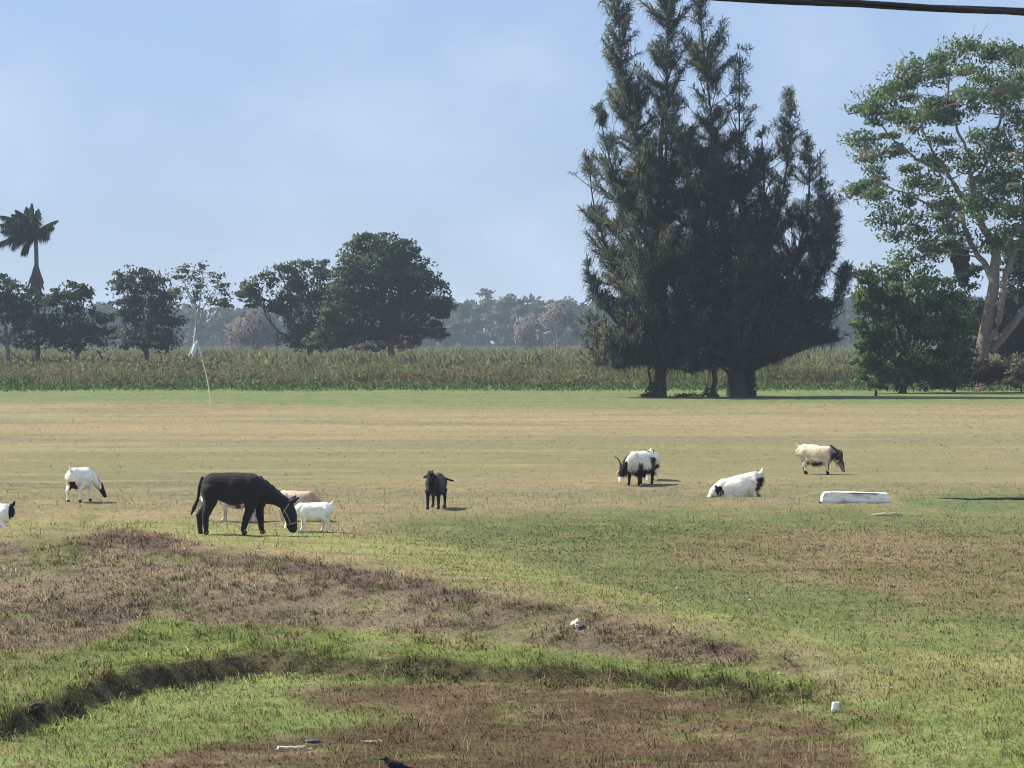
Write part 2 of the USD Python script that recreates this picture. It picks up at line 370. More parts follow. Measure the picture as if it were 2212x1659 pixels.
v, f, nn, cc = blades(base, length, rng.uniform(.005, .011, n) * np.clip(y / 32, .9, 1.8), rng.uniform(.5, 2.4, n), c, c * 1.25, up=.93)
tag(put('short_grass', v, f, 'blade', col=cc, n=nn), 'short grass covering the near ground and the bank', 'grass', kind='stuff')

# taller dry and green tussocks on the bank, along the scarp and the edge of the mud
n = 13500
x, y = scatter(n, 26, 46, 1.0)
z = ground(x, y)
xD, yD = CX + FD * x / y, HY + FD * (H - z) / y
slope = sample(regions[4][0], xD, yD); low = sample(regions[6][0], xD, yD); swale = sample(regions[2][0], xD, yD)
sd = scarp_dist(x, y)
ns = meshkit.fbm(np.stack([x * 1.2, y * 1.2, 0 * x], 1), 3, 41)
pr = slope * 1.0 * (ns > .36) + low * .5 * (ns > .45) + .9 * (sd < .35) * (y < 36) + .10 * (y < 34) * (ns > .5) + swale * .1
keep = rng.uniform(0, 1, n) < pr
x, y, z, slope, low, sd = x[keep], y[keep], z[keep], slope[keep], low[keep], sd[keep]
per = 11
n = len(x)
bx = np.repeat(x, per) + rng.normal(0, .045, n * per); by = np.repeat(y, per) + rng.normal(0, .045, n * per)
bz = ground(bx, by)
c = colour_jitter(np.repeat(ground_colour(x, y, z), per, 0), n * per, .34) * 1.5
L = np.repeat(.06 + .08 * rng.uniform(0, 1, n) + .04 * (low > .4), per) * rng.uniform(.5, 1.2, n * per)
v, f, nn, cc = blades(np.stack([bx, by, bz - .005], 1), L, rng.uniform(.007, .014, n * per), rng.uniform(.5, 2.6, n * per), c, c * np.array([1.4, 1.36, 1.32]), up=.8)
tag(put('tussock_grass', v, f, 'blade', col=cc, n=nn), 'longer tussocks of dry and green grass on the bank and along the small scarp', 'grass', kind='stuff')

# dry stalks and dead straw lying about
n = 9000
x, y = scatter(n, 25.5, 58, 1.2)
L = rng.uniform(.05, .22, n)
v, f, nn, cc = blades(np.stack([x, y, ground(x, y) + .005], 1), L, rng.uniform(.006, .012, n), rng.uniform(.9, 2.4, n), *(2 * [np.tile(lin(196, 178, 140) * .62, (n, 1)) * rng.uniform(.6, 1.1, (n, 1))]), up=.6)
tag(put('dead_straw', v, f, 'blade', col=cc, n=nn), 'pale dead straw and stalks scattered over the near ground', 'straw', kind='stuff')

# field turf farther off
n = 24000
x, y = scatter(n, 60, 190, .9)
z = ground(x, y)
c = colour_jitter(ground_colour(x, y, z), n, .12) * 1.25
L = rng.uniform(.015, .045, n) + .12 * (y > 172) * rng.uniform(0, 1, n)
v, f, nn, cc = blades(np.stack([x, y, z - .005], 1), L, rng.uniform(.02, .05, n) * y / 90, np.full(n, 1.4), c, c * 1.15, up=.92)
tag(put('field_grass', v, f, 'blade', col=cc, n=nn), 'cropped dry grass over the wide flat field', 'grass', kind='stuff')

# tall reeds and scrub behind the field
def r_lean(n): return rng.uniform(.2, 1.5, n)

def reeds(n, y0, y1, h0, h1, w0, w1, power):
    x, y = scatter(n, y0, y1, power, 1.2)
    q = np.stack([x, y, 0 * x], 1)
    a, b = meshkit.fbm(q * .09, 4, 201), meshkit.fbm(q * .35, 3, 222)
    y = y + np.where(y0 < 200, (meshkit.fbm(np.stack([x * .16, 0 * x, 0 * x], 1), 4, 251) - .5) * 13, 0)
    h = rng.uniform(h0, h1, n) * (.62 + .75 * b) * np.clip(.55 + (y + 5 * a - y0) / 14, .45, 1)
    t = np.clip((a - .5) * 3 + (b - .5) * 1.2 + .5, 0, 1)[:, None]
    col = lin(122, 140, 84) * t + lin(140, 130, 92) * (1 - t)
    k = np.clip((b - .55) * 6, 0, 1)[:, None] * .6
    col = (col * (1 - k) + lin(86, 74, 58) * k)
    col = colour_jitter(col * .70, n, .28)
    tip = np.where(rng.uniform(0, 1, (n, 1)) < .22, lin(158, 148, 100) * .55, col * 1.25)
    return blades(np.stack([x, y, ground(x, y)], 1), h, rng.uniform(w0, w1, n), r_lean(n), col * .85, tip, up=.55, wind=(-.10, -.02))
parts = [reeds(85000, 192, 232, .9, 1.8, .035, .075, 1.0), reeds(52000, 230, 780, 1.6, 2.6, .12, .32, 1.5)]
n = 42000
x, y = scatter(n, 191, 300, 1.6, 1.2)
a = meshkit.fbm(np.stack([x * .12, y * .12, 0 * x], 1), 4, 231); b = meshkit.fbm(np.stack([x * .5, y * .3, 0 * x], 1), 3, 232)
zz = (.5 + 1.5 * a) * rng.uniform(.1, 1, n) ** .6 * np.clip((y - 188) / 9, .3, 1)
c = np.where((b > .5)[:, None], lin(122, 134, 84), lin(142, 136, 98)) * (.7 + .6 * a)[:, None]
c = np.where((b < .40)[:, None], lin(94, 92, 66), c)
P_ = np.stack([x, y, zz], 1)
parts.append(None)
WEED = (P_, colour_jitter(c * .56, n, .3))
o, vs, fs, ns_, cs = 0, [], [], [], []
for part in parts:
    if part is None:
        d_ = rng.normal(0, 1, (n, 3)); d_[:, 1] = -np.abs(d_[:, 1]); d_ /= np.linalg.norm(d_, axis=1, keepdims=True)
        part = leaf_quads(WEED[0], d_ * .5 + [0, -.2, .5], rng.uniform(.12, .42, n), .45, WEED[1], rng)
    v, f, nn, cc = part
    vs.append(v); fs.append(f + o); ns_.append(nn); cs.append(cc); o += len(v)
tag(put('tall_reeds', np.vstack(vs), np.vstack(fs), 'blade', col=np.vstack(cs), n=np.vstack(ns_)), 'belt of tall green and brown reeds behind the field', 'reeds', kind='stuff')
n = 22000
x, y = scatter(n, 172, 197, .6, 1.2)
y = y + (meshkit.fbm(np.stack([x * .16, 0 * x, 0 * x], 1), 4, 251) - .5) * 13
a = meshkit.fbm(np.stack([x * .3, y * .3, 0 * x], 1), 3, 17)
c = colour_jitter(np.tile(lin(96, 120, 68) * .66, (n, 1)), n, .25)
v, f, nn, cc = blades(np.stack([x, y, 0 * x], 1), (.08 + .75 * a * rng.uniform(.2, 1, n)) * np.clip((y - 168) / 20, .15, 1), rng.uniform(.06, .14, n), np.full(n, .7), c, c * 1.3, up=.5)
tag(put('green_weeds', v, f, 'blade', col=cc, n=nn), 'low strip of bright green weeds along the foot of the reeds', 'weeds', kind='stuff')

# ------------------------------------------------------------------ trees
def tube(pts, rad, sides=7):
    p = np.asarray(pts, float)
    t = np.gradient(p, axis=0); t /= np.linalg.norm(t, axis=1, keepdims=True) + 1e-9
    a = np.cross(t, np.where(np.abs(t[:, 2:]) < .9, [0, 0, 1.0], [1.0, 0, 0])); a /= np.linalg.norm(a, axis=1, keepdims=True) + 1e-9
    b, g = np.cross(t, a), np.arange(sides) * 2 * np.pi / sides
    v = p[:, None] + np.broadcast_to(rad, (len(p),))[:, None, None] * (np.cos(g)[None, :, None] * a[:, None] + np.sin(g)[None, :, None] * b[:, None])
    i, j = np.meshgrid(np.arange(len(p) - 1), np.arange(sides), indexing='ij')
    q = np.stack([i * sides + j, i * sides + (j + 1) % sides, (i + 1) * sides + (j + 1) % sides, (i + 1) * sides + j], -1).reshape(-1, 4)
    return v.reshape(-1, 3), np.vstack([q[:, [0, 1, 2]], q[:, [0, 2, 3]]])

def join(parts):
    o, vs, fs = 0, [], []
    for v, f in parts:
        vs.append(v); fs.append(np.asarray(f) + o); o += len(v)
    return np.vstack(vs), np.vstack(fs)

def spline(pts, n=14):
    p = np.asarray(pts, float)
    from scipy.interpolate import CubicSpline
    s = np.concatenate([[0], np.cumsum(np.linalg.norm(np.diff(p, axis=0), axis=1))])
    if len(p) == 2: return p[0] + (p[1] - p[0]) * np.linspace(0, 1, n)[:, None]
    return CubicSpline(s, p)(np.linspace(0, s[-1], n))

def wiggle(p, amt, r):
    q = p.copy(); m = len(p)
    q[1:-1] += r.normal(0, amt, (m - 2, 3)); return q

def crown(lobes, Y, r, per=170, size=.3, aspect=.5, c0=(58, 74, 44), c1=(84, 98, 58), gap=.42, thin=.35, origin=np.zeros(3), droop=.3, clump=.9, deep=1.0, grow_=1.0):
    """Leaves spread through lobes given as (xD, yD, rx, ry) over the photograph's scale and stood Y metres away, with ragged clumps and gaps."""
    P, N = [], []
    s = Y / FD
    for lb in lobes:
        xD, yD, rx, ry = lb[:4]
        rx, ry = rx * grow_, ry * grow_
        dy = lb[4] if len(lb) > 4 else r.uniform(-.5, .5) * rx * s
        c = at(xD, yD, Y) + [0, dy, 0]
        R = np.array([rx * s, rx * s * deep, ry * s])
        big = int(per * 2.6 * R[0] * R[2] + 30)
        d = r.normal(0, 1, (big, 3)); d /= np.linalg.norm(d, axis=1, keepdims=True)
        q = c + d * R * r.uniform(.10, 1.3, (big, 1)) ** .45
        gate = meshkit.fbm((q + 31) * (.55 / max(.5, 12 * s)), 3, int(r.integers(999))) > gap + .10
        P.append(q[gate]); N.append(d[gate])
        sub = max(7, int(13 * (rx * ry) / 2500))
        d = r.normal(0, 1, (sub, 3)); d /= np.linalg.norm(d, axis=1, keepdims=True)
        cc = c + d * R * r.uniform(.55, 1.0, (sub, 1))
        for k in range(sub):
            cr = clump * s * min(rx, ry) * r.uniform(.22, .58)
            m = int(1.9 * per * r.uniform(.5, 1.3) * (cr / .9) ** 1.7) + 10
            e = r.normal(0, 1, (m, 3)); e /= np.linalg.norm(e, axis=1, keepdims=True)
            sq = np.array([1.35, 1.35, .62]) * r.uniform(.8, 1.25, 3)
            q = cc[k] + e * cr * sq * r.uniform(0.1, 1.1, (m, 1)) ** .6
            P.append(q); N.append(e * .6 + (q - c) / R * .6 + [0, 0, .15])
    P, N = np.vstack(P), np.vstack(N)
    N /= np.linalg.norm(N, axis=1, keepdims=True) + 1e-9
    nz = meshkit.fbm(P * (1.1 / max(.6, s * 40)) + 7, 3, int(r.integers(999)))
    k = nz > gap - thin * r.uniform(0, 1, len(P)) * .5
    P, N, nz = P[k], N[k], nz[k]
    t = np.clip(r.uniform(0, 1, len(P)) * .6 + (nz - .45) * 1.6, 0, 1)[:, None]
    col = (lin(*c0) * (1 - t) + lin(*c1) * t) * .55 * np.exp(r.normal(0, .18, (len(P), 1)))
    return leaf_quads(P - origin, N, size * r.uniform(.6, 1.3, len(P)), aspect, col, r, droop=droop)

def limbs(base, fork, lobes, Y, r, rad, origin, extra=()):
    """A tapered trunk from BASE to FORK and a bent limb out into every lobe."""
    s = Y / FD
    parts = []
    tr = wiggle(spline([base, (base + fork) / 2 + r.normal(0, .08, 3), fork], 9), rad * .12, r)
    rr = np.linspace(rad * 1.1, rad * .72, 9); rr[0] *= 1.35
    parts.append(tube(tr - origin, rr, 9))
    for lb in lobes:
        c = at(lb[0], lb[1], Y) + [0, (lb[4] if len(lb) > 4 else r.uniform(-.5, .5) * lb[2] * s), 0]
        st = tr[int(r.integers(5, 9))]
        md = st * .5 + c * .5 + r.normal(0, .08, 3) * np.linalg.norm(c - st) + [0, 0, -.06 * np.linalg.norm(c - st)]
        q = wiggle(spline([st, md, c], 9), rad * .15, r)
        parts.append(tube(q - origin, np.linspace(rad * .5, rad * .12, 9), 6))
        for k in range(4):
            e = c + r.normal(0, .55, 3) * np.array([lb[2], lb[2], lb[3]]) * s
            st2 = q[int(r.integers(4, 9))]
            parts.append(tube(wiggle(spline([st2, (st2 + e) / 2 + r.normal(0, .1, 3), e], 6), rad * .06, r) - origin, np.linspace(rad * .2, rad * .05, 6), 4))
    return join(parts)

def tree(name, label, Y, xD, lobes, fork, rad, seed, bark=(96, 84, 72), group=None, cat='tree', base_x=None, **kw):
    r = np.random.default_rng(seed)
    base = at(base_x if base_x is not None else xD, 0, Y); base[2] = float(ground(base[0], base[1])) - .05
    root = thing(name, label, cat, base, group=group)
    v, f = limbs(base, at(fork[0], fork[1], Y), lobes, Y, r, rad, base)
    put('trunk', v, f, 'bark', root, col=np.tile(lin(*bark) * .55, (len(v), 1)))
    v, f, nn, cc = crown(lobes, Y, r, origin=base, **kw)
    put('crown', v, f, 'leaf', root, col=cc, n=nn)
    return root

DK = dict(c0=(52, 70, 46), c1=(98, 116, 72), grow_=1.12)
# mid-distance trees standing in the reeds, left to right
tree('broadleaf_tree', 'small tree cut by the left edge, below and left of the palm', 236, 18, [(0, 622, 34, 24), (30, 640, 36, 30), (-30, 650, 40, 40), (12, 680, 44, 34), (40, 690, 30, 26)], (12, 705), .22, 11, bark=(140, 132, 120), size=.34, per=120, **DK)
tree('broadleaf_tree', 'dark dense tree around the foot of the palm trunk', 240, 82, [(70, 660, 34, 26), (100, 672, 32, 34), (80, 700, 42, 24), (122, 650, 12, 22), (70, 730, 40, 22), (30, 735, 44, 18)], (82, 725), .2, 12, size=.32, per=150, c0=(48, 66, 48), c1=(84, 104, 68), grow_=1.18)
tree('broadleaf_tree', 'dark blocky tree between the palm and the wide grey tree', 242, 165, [(150, 632, 22, 20), (172, 640, 22, 24), (150, 655, 26, 20), (150, 705, 34, 34), (190, 700, 38, 34), (205, 730, 44, 24), (150, 738, 36, 18)], (165, 735), .2, 13, size=.32, per=160, c0=(46, 66, 44), c1=(90, 108, 66), grow_=1.2)
tree('broadleaf_tree', 'broad grey green tree with a ragged top, left of the white trunked one', 250, 310, [(288, 598, 34, 20), (262, 618, 26, 16), (320, 610, 36, 24), (270, 650, 40, 28), (325, 645, 50, 34), (345, 690, 42, 36), (330, 725, 54, 26), (270, 700, 30, 30), (290, 735, 50, 20), (350, 735, 40, 22)], (318, 735), .26, 14, bark=(120, 108, 92), size=.34, per=140, c0=(56, 70, 50), c1=(108, 116, 80), grow_=1.15)
tree('white_trunked_tree', 'sparse tree with a slender white trunk behind the flag', 246, 418, [(392, 590, 30, 20), (440, 588, 38, 20), (478, 612, 26, 26), (405, 622, 40, 24), (452, 632, 46, 24), (420, 655, 50, 16), (490, 645, 18, 18)], (430, 665), .19, 15, bark=(226, 222, 212), size=.30, per=66, gap=.5, c0=(70, 84, 58), c1=(118, 128, 90), grow_=1.12)
tree('broadleaf_tree', 'flat topped spreading tree joined to the left side of the tallest dark tree', 262, 668, [(535, 632, 22, 22), (560, 612, 28, 18), (545, 650, 26, 14), (605, 592, 34, 18), (655, 580, 44, 18), (705, 585, 36, 20), (625, 625, 42, 26), (680, 625, 50, 34), (650, 668, 44, 34), (695, 690, 50, 40), (655, 715, 38, 30), (640, 735, 40, 20), (690, 735, 40, 20), (610, 655, 26, 16)], (672, 715), .3, 16, bark=(92, 84, 74), size=.34, per=135, c0=(54, 72, 48), c1=(104, 118, 76), grow_=1.14)
tree('broadleaf_tree', 'tallest rounded dark green tree in the middle distance with a bare brown trunk', 258, 843, [(790, 528, 36, 24), (835, 530, 38, 24), (868, 545, 38, 28), (768, 560, 36, 34), (815, 575, 56, 44), (875, 590, 50, 44), (915, 600, 34, 38), (930, 645, 40, 40), (775, 620, 52, 44), (840, 640, 64, 44), (740, 660, 40, 44), (795, 690, 56, 40), (880, 680, 50, 34), (955, 665, 18, 26), (935, 715, 28, 20), (765, 728, 46, 24), (720, 715, 34, 34), (800, 730, 44, 26, 2.5), (880, 728, 30, 22, 2.5), (700, 735, 40, 22)], (845, 700), .34, 17, bark=(112, 92, 78), size=.36, per=165, gap=.38, c0=(46, 68, 44), c1=(96, 120, 68), grow_=1.08)
tree('low_bush', 'low brownish bush at the foot of the tallest rounded dark tree', 250, 800, [(780, 752, 26, 12), (810, 748, 30, 14), (870, 748, 20, 12)], (800, 765), .08, 18, cat='bush', size=.3, per=90, c0=(70, 66, 48), c1=(128, 116, 84))

# leafless grey trees by the far wood
def bare_tree(label, Y, xD, yTop, wD, seed, col):
    r = np.random.default_rng(seed)
    base = at(xD, 0, Y); base[2] = 0
    root = thing('bare_tree', label, 'tree', base, group=None)
    h = (H - (yTop - HY) / FD * Y); wr = wD / FD * Y
    tr = []
    for k in range(5):
        e = np.array([r.uniform(-.6, .6) * wr, r.uniform(-.5, .5) * wr, h * r.uniform(.6, .85)])
        tr.append(tube(wiggle(spline([[r.normal(0, .4), r.normal(0, .4), 0], e * [.4, .4, .5], e], 8), .15, r), np.linspace(.22, .06, 8), 5))
    v, f = join(tr); put('trunk', v, f, 'bark', root, col=np.tile(lin(*col) * .55, (len(v), 1)))
    n = 3800
    d = r.normal(0, 1, (n, 3)); d[:, 2] = np.abs(d[:, 2]) - .35; d /= np.linalg.norm(d, axis=1, keepdims=True)
    p = d * np.array([wr, wr, h * .55]) * r.uniform(.2, 1, (n, 1)) ** .45 + [0, 0, h * .45]
    k_ = (p[:, 2] > .3) & (meshkit.fbm(p * .22 + seed, 3, seed) > .47)
    p, d = p[k_], d[k_]; n = len(p)
    v, f, nn, cc = leaf_quads(p, d[:n], r.uniform(.6, 2.0, n), .10, np.tile(lin(*col) * .55, (n, 1)) * np.exp(r.normal(0, .25, (n, 1))), r, droop=-.8)
    put('crown', v, f, 'bark', root, col=cc, n=nn)
bare_tree('grey leafless scrub tree left of the flat topped spreading tree', 430, 545, 672, 62, 31, (140, 134, 128))
bare_tree('tall leafless grey brown tree just left of the dark needle trees', 520, 1205, 648, 46, 32, (144, 136, 128))
bare_tree('low leafless grey brown tree left of the taller leafless one', 560, 1145, 676, 40, 33, (148, 140, 132))

# the far wood
r = np.random.default_rng(41)
lob = []
for row, (Y, dt) in enumerate(((840, 7), (900, 2), (980, -5))):
    for xD in np.arange(-260, 2480, 27):
        top = 662 - 18 * np.clip((xD - 480) / 500, 0, 1) + dt + r.uniform(-7, 9) - (12 if r.uniform() < .09 else 0)
        lob.append((Y + r.uniform(-25, 25), xD + r.uniform(-12, 12), top))
P, N, C_ = [], [], []
for Y, xD, top in lob:
    s = Y / FD
    hh = (756 - top)
    tone = r.uniform(.8, 1.2)
    for k in range(6):
        rx, ry = r.uniform(14, 26), r.uniform(8, 16)
        c = at(xD + r.uniform(-20, 20), top + ry + (hh - ry) * k / 6 + r.uniform(0, 8), Y) + [0, r.uniform(-6, 6), 0]
        m = 62
        e = r.normal(0, 1, (m, 3)); e /= np.linalg.norm(e, axis=1, keepdims=True)
        P.append(c + e * np.array([rx, rx, ry]) * s * r.uniform(.3, 1.08, (m, 1))); N.append(e)
        C_.append(np.tile((lin(66, 88, 54) * .55 * tone), (m, 1)) * np.exp(r.normal(0, .22, (m, 1))))
P, N, C_ = np.vstack(P), np.vstack(N), np.vstack(C_)
v, f, nn, cc = leaf_quads(P, N, r.uniform(1.2, 2.6, len(P)), .55, C_, r)
tag(put('far_wood', v, f, 'leaf', col=cc, n=nn), 'hazy far off wood along the horizon', 'wood', kind='stuff')

# ------------------------------------------------------------------ needle trees (drooping thin strands on rising branches)
def strands(p, d, length, width, col, r, fall=.75, out=None):
    n = len(p)
    e = np.cross(d, r.normal(0, 1, (n, 3))); e /= np.linalg.norm(e, axis=1, keepdims=True) + 1e-9
    if out is not None: e *= np.where((np.cross(e, d) * out).sum(1) < 0, -1.0, 1.0)[:, None]
    mid = p + d * length[:, None] * .55
    tip = mid + (d * .35 + np.array([-.10, 0, -fall])) * length[:, None] * .55
    s = e * width[:, None] / 2
    v = np.stack([p - s, p + s, mid + s * .9, mid - s * .9, tip], 1).reshape(-1, 3)
    o = np.arange(n)[:, None] * 5
    f = np.vstack([o + [0, 1, 2], o + [0, 2, 3], o + [3, 2, 4]])
    return v, f, np.repeat(col, 5, 0)

def needle_tree(label, Y, trunks, leaders, seed, name='needle_tree', extras=None):
    """trunks: paths (xD, yD, dy) with radii; leaders: (path, widest branch, first height share, density)."""
    r = np.random.default_rng(seed)
    x0 = trunks[0][0][0]
    base = at(x0[0], 0, Y); base[2] = 0
    root = thing(name, label, 'tree', base, group=None)
    def w3(p): return np.array([at(a, b, Y) + [0, dy, 0] for a, b, dy in p]) - base
    parts = []
    for path, r0, r1 in trunks:
        q = w3(path); q[0, 2] = -.05
        q = wiggle(spline(q, 16), .03, r)
        rr = np.linspace(r0, r1, 16); rr[0] *= 1.35; rr[1] *= 1.1
        parts.append(tube(q, rr, 10))
    P, D, N = [], [], []
    for path, wmax, s0, dens in leaders:
        q = spline(w3(path), 40)
        parts.append(tube(q, np.linspace(.15, .02, 40), 6))
        Ln = np.linalg.norm(np.diff(q, axis=0), axis=1).sum()
        ragged = np.clip((meshkit.fbm(np.stack([np.linspace(0, Ln * .55, 60), np.full(60, seed * 3.1 + len(parts)), np.zeros(60)], 1), 2, seed) - .25) * 2, 0, 1.1)
        nb = int(Ln * (1 - s0) * dens * 1.65)
        for k in range(nb):
            t = s0 + (1 - s0) * r.uniform(0, 1)
            st = np.array([np.interp(t * 39, np.arange(40), q[:, a]) for a in range(3)])
            fromtip = (1 - t) * Ln
            L = min((1.1 if dens >= 13 else .35) + fromtip * .27, wmax * 1.25) * (.46 + .80 * ragged[int(t * 59)]) * r.uniform(.4, 1.2)
            if fromtip < 7 and r.uniform() < .26: continue
            az = r.uniform(0, 2 * np.pi)
            el = np.radians(r.uniform(18, 62) if fromtip < 9 else r.uniform(-12, 45))
            d = np.array([np.cos(az) * np.cos(el), np.sin(az) * np.cos(el), np.sin(el)])
            m = max(3, int(L / .16))
            tt = np.linspace(0.12, 1, m)[:, None]
            bp = st + d * L * tt + np.array([0, 0, .18 * L]) * tt ** 2
            if L > .9: parts.append(tube(np.vstack([st, bp[::3], bp[-1]]), np.linspace(.035, .01, len(bp[::3]) + 2), 3))
            ks = 11
            pp = np.repeat(bp, ks, 0) + r.normal(0, .05, (m * ks, 3))
            dd = np.repeat(np.gradient(bp, axis=0) if m > 1 else [d], ks, 0)
            dd = dd / (np.linalg.norm(dd, axis=1, keepdims=True) + 1e-9) * .7 + r.normal(0, .55, (m * ks, 3)) + [0, 0, .1]
            dd /= np.linalg.norm(dd, axis=1, keepdims=True)
            P.append(pp); D.append(dd); N.append(np.tile(d * .8 + (bp[-1] - bp[0]) * .1, (m * ks, 1)))
    P, D, N = np.vstack(P), np.vstack(D), np.vstack(N)
    nz = meshkit.fbm(P * .8, 3, seed)
    keep = nz > .42
    P, D, N, nz = P[keep], D[keep], N[keep], nz[keep]
    n = len(P)
    t = np.clip((nz - .45) * 2.5 + r.normal(0, .25, n), 0, 1)[:, None]
    col = (lin(72, 88, 76) * (1 - t) + lin(122, 122, 94) * t) * .66 * np.exp(r.normal(0, .2, (n, 1)))
    nn = N + r.normal(0, .35, (n, 3)) + [0, 0, .25]; nn /= np.linalg.norm(nn, axis=1, keepdims=True)
    v, f, cc = strands(P, D, r.uniform(.3, .8, n), r.uniform(.022, .044, n), col, r, fall=1.05, out=nn)
    tv, tf = join(parts)
    put('trunk', tv, tf, 'bark', root, col=np.tile(lin(96, 86, 80) * .5, (len(tv), 1)))
    put('crown', v, f, 'needle', root, col=cc, n=np.repeat(nn, 5, 0))
    return root, base, r

YC = 155.0
ra, ba, r_ = needle_tree('dark needle tree on the left with two plumes reaching the top edge', YC,
    [([(1424, 858, 0), (1427, 800, 0), (1428, 700, 0), (1425, 500, .1), (1432, 250, 0)], .33, .10), ([(1410, 858, .3), (1405, 820, .3), (1398, 760, .4)], .08, .05)],
    [([(1427, 780, 0), (1420, 500, 0), (1345, 150, .3), (1342, -40, .2)], 1.7, .25, 8.5),
     ([(1428, 760, 0), (1436, 450, -.4), (1440, 120, -.3), (1444, -70, 0)], 1.7, .2, 9),
     ([(1426, 790, 0), (1390, 600, -1), (1330, 400, -1.2), (1292, 235, -.6)], 2.0, .25, 9),
     ([(1426, 800, 0), (1360, 640, .8), (1300, 500, 1), (1276, 345, .6)], 2.0, .3, 9),
     ([(1426, 800, 0), (1350, 720, -1.6), (1290, 640, -1.8), (1268, 560, -1.5)], 2.1, .2, 11),
     ([(1426, 805, 0), (1360, 760, 1.2), (1300, 740, 1.4), (1276, 700, 1.2)], 1.1, .2, 14),
     ([(1426, 800, 0), (1400, 700, -2.5), (1390, 560, -3), (1400, 330, -2)], 2.2, .2, 10),
     ([(1426, 800, 0), (1460, 700, -2.2), (1480, 560, -2.6), (1470, 300, -1.6)], 2.0, .2, 10),
     ([(1426, 805, 0), (1395, 775, -2), (1350, 760, -2.6), (1310, 745, -2.4)], 1.5, .1, 16),
     ([(1426, 805, 0), (1450, 780, -1.6), (1475, 770, -2.4), (1500, 740, -2.6)], 1.7, .1, 16),
     ([(1426, 790, 0), (1380, 775, -.4), (1320, 770, -.6), (1285, 775, -.5)], 1.5, .1, 16),
     ([(1426, 780, 0), (1400, 770, 2), (1370, 770, 2.6), (1340, 772, 2.6)], 1.5, .1, 14),
     ([(1426, 790, 0), (1370, 778, -.8), (1320, 782, -1.4), (1284, 792, -1.6)], 1.3, .2, 15),
     ([(1426, 795, 0), (1400, 785, -1.4), (1360, 788, -2.2), (1325, 796, -2.6)], 1.2, .2, 15),
     ([(1426, 800, 0), (1440, 790, -1.2), (1462, 796, -1.8), (1490, 806, -2)], 1.1, .2, 16)], 51)
rb, bb, r_ = needle_tree('dark needle tree on the right with the thickest trunk and two tall plumes', YC + .8,
    [([(1592, 858, 0), (1590, 800, 0), (1588, 760, 0), (1575, 600, 0), (1560, 380, 0)], .48, .12), ([(1588, 800, 0), (1560, 792, -.3), (1545, 780, -.5)], .12, .08)],
    [([(1588, 780, 0), (1570, 550, 0), (1530, 200, 0), (1506, -40, 0)], 1.8, .25, 8),
     ([(1590, 780, 0), (1600, 560, .5), (1598, 330, .4), (1598, 112, .2)], 1.6, .25, 7.5),
     ([(1588, 790, 0), (1550, 640, -1.5), (1530, 480, -2), (1540, 250, -1.2)], 2.0, .2, 9),
     ([(1588, 790, 0), (1620, 650, -1.4), (1640, 500, -1.8), (1640, 290, -1)], 1.8, .2, 9),
     ([(1588, 800, 0), (1580, 720, -3), (1590, 640, -3.4), (1600, 480, -3)], 2.0, .15, 11),
     ([(1588, 805, 0), (1550, 765, -2.4), (1515, 745, -2.8), (1490, 690, -2.4)], 1.5, .1, 16),
     ([(1588, 805, 0), (1620, 770, -2.2), (1660, 755, -2.4), (1700, 735, -2)], 1.7, .1, 16),
     ([(1588, 800, 0), (1560, 775, 1.5), (1520, 765, 2.2), (1480, 762, 2.4)], 1.6, .1, 15),
     ([(1588, 800, 0), (1560, 788, -1), (1530, 792, -1.6), (1500, 802, -2)], 1.1, .2, 16)], 52)
rc, bc, r_ = needle_tree('needle tree with a vine wrapped trunk leaning out to the right of the pair', YC + 1.6,
    [([(1616, 858, 0), (1613, 820, 0), (1622, 770, 0), (1650, 620, .2), (1680, 400, .2)], .24, .08)],
    [([(1622, 770, 0), (1660, 560, 0), (1700, 350, 0), (1702, 195, 0)], 1.35, .2, 8),
     ([(1622, 780, 0), (1690, 640, .4), (1740, 480, .4), (1742, 300, .4)], 1.5, .2, 9),
     ([(1622, 785, 0), (1700, 670, -.8), (1760, 560, -1), (1768, 385, -.8)], 1.3, .2, 9),
     ([(1622, 790, 0), (1710, 700, .8), (1775, 590, .8), (1806, 465, .6)], .85, .3, 9),
     ([(1622, 795, 0), (1720, 740, -.5), (1790, 670, -.5), (1828, 580, -.4)], .9, .2, 12),
     ([(1622, 800, 0), (1700, 765, .6), (1760, 745, .8), (1815, 738, .6)], 1.3, .15, 15),
     ([(1622, 795, 0), (1690, 720, -1.4), (1760, 700, -1.8), (1822, 668, -1.4)], 1.5, .15, 13),
     ([(1622, 800, 0), (1660, 778, -1.6), (1700, 765, -2.4), (1745, 748, -2.4)], 1.6, .1, 15),
     ([(1622, 795, 0), (1690, 740, 1.5), (1740, 690, 1.7), (1790, 640, 1.4)], 1.3, .2, 12)], 53)
rt, bt, r_ = needle_tree('slim needle tree with a thin trunk between the two thicker trunks', YC + .3,
    [([(1539, 858, 0), (1543, 815, 0), (1542, 760, 0), (1535, 600, 0)], .15, .07)],
    [([(1542, 780, 0), (1530, 620, .8), (1500, 450, 1), (1490, 280, .8)], 1.6, .15, 9),
     ([(1542, 790, 0), (1535, 700, -1), (1520, 600, -1.2), (1510, 480, -1)], 1.5, .15, 10)], 54)
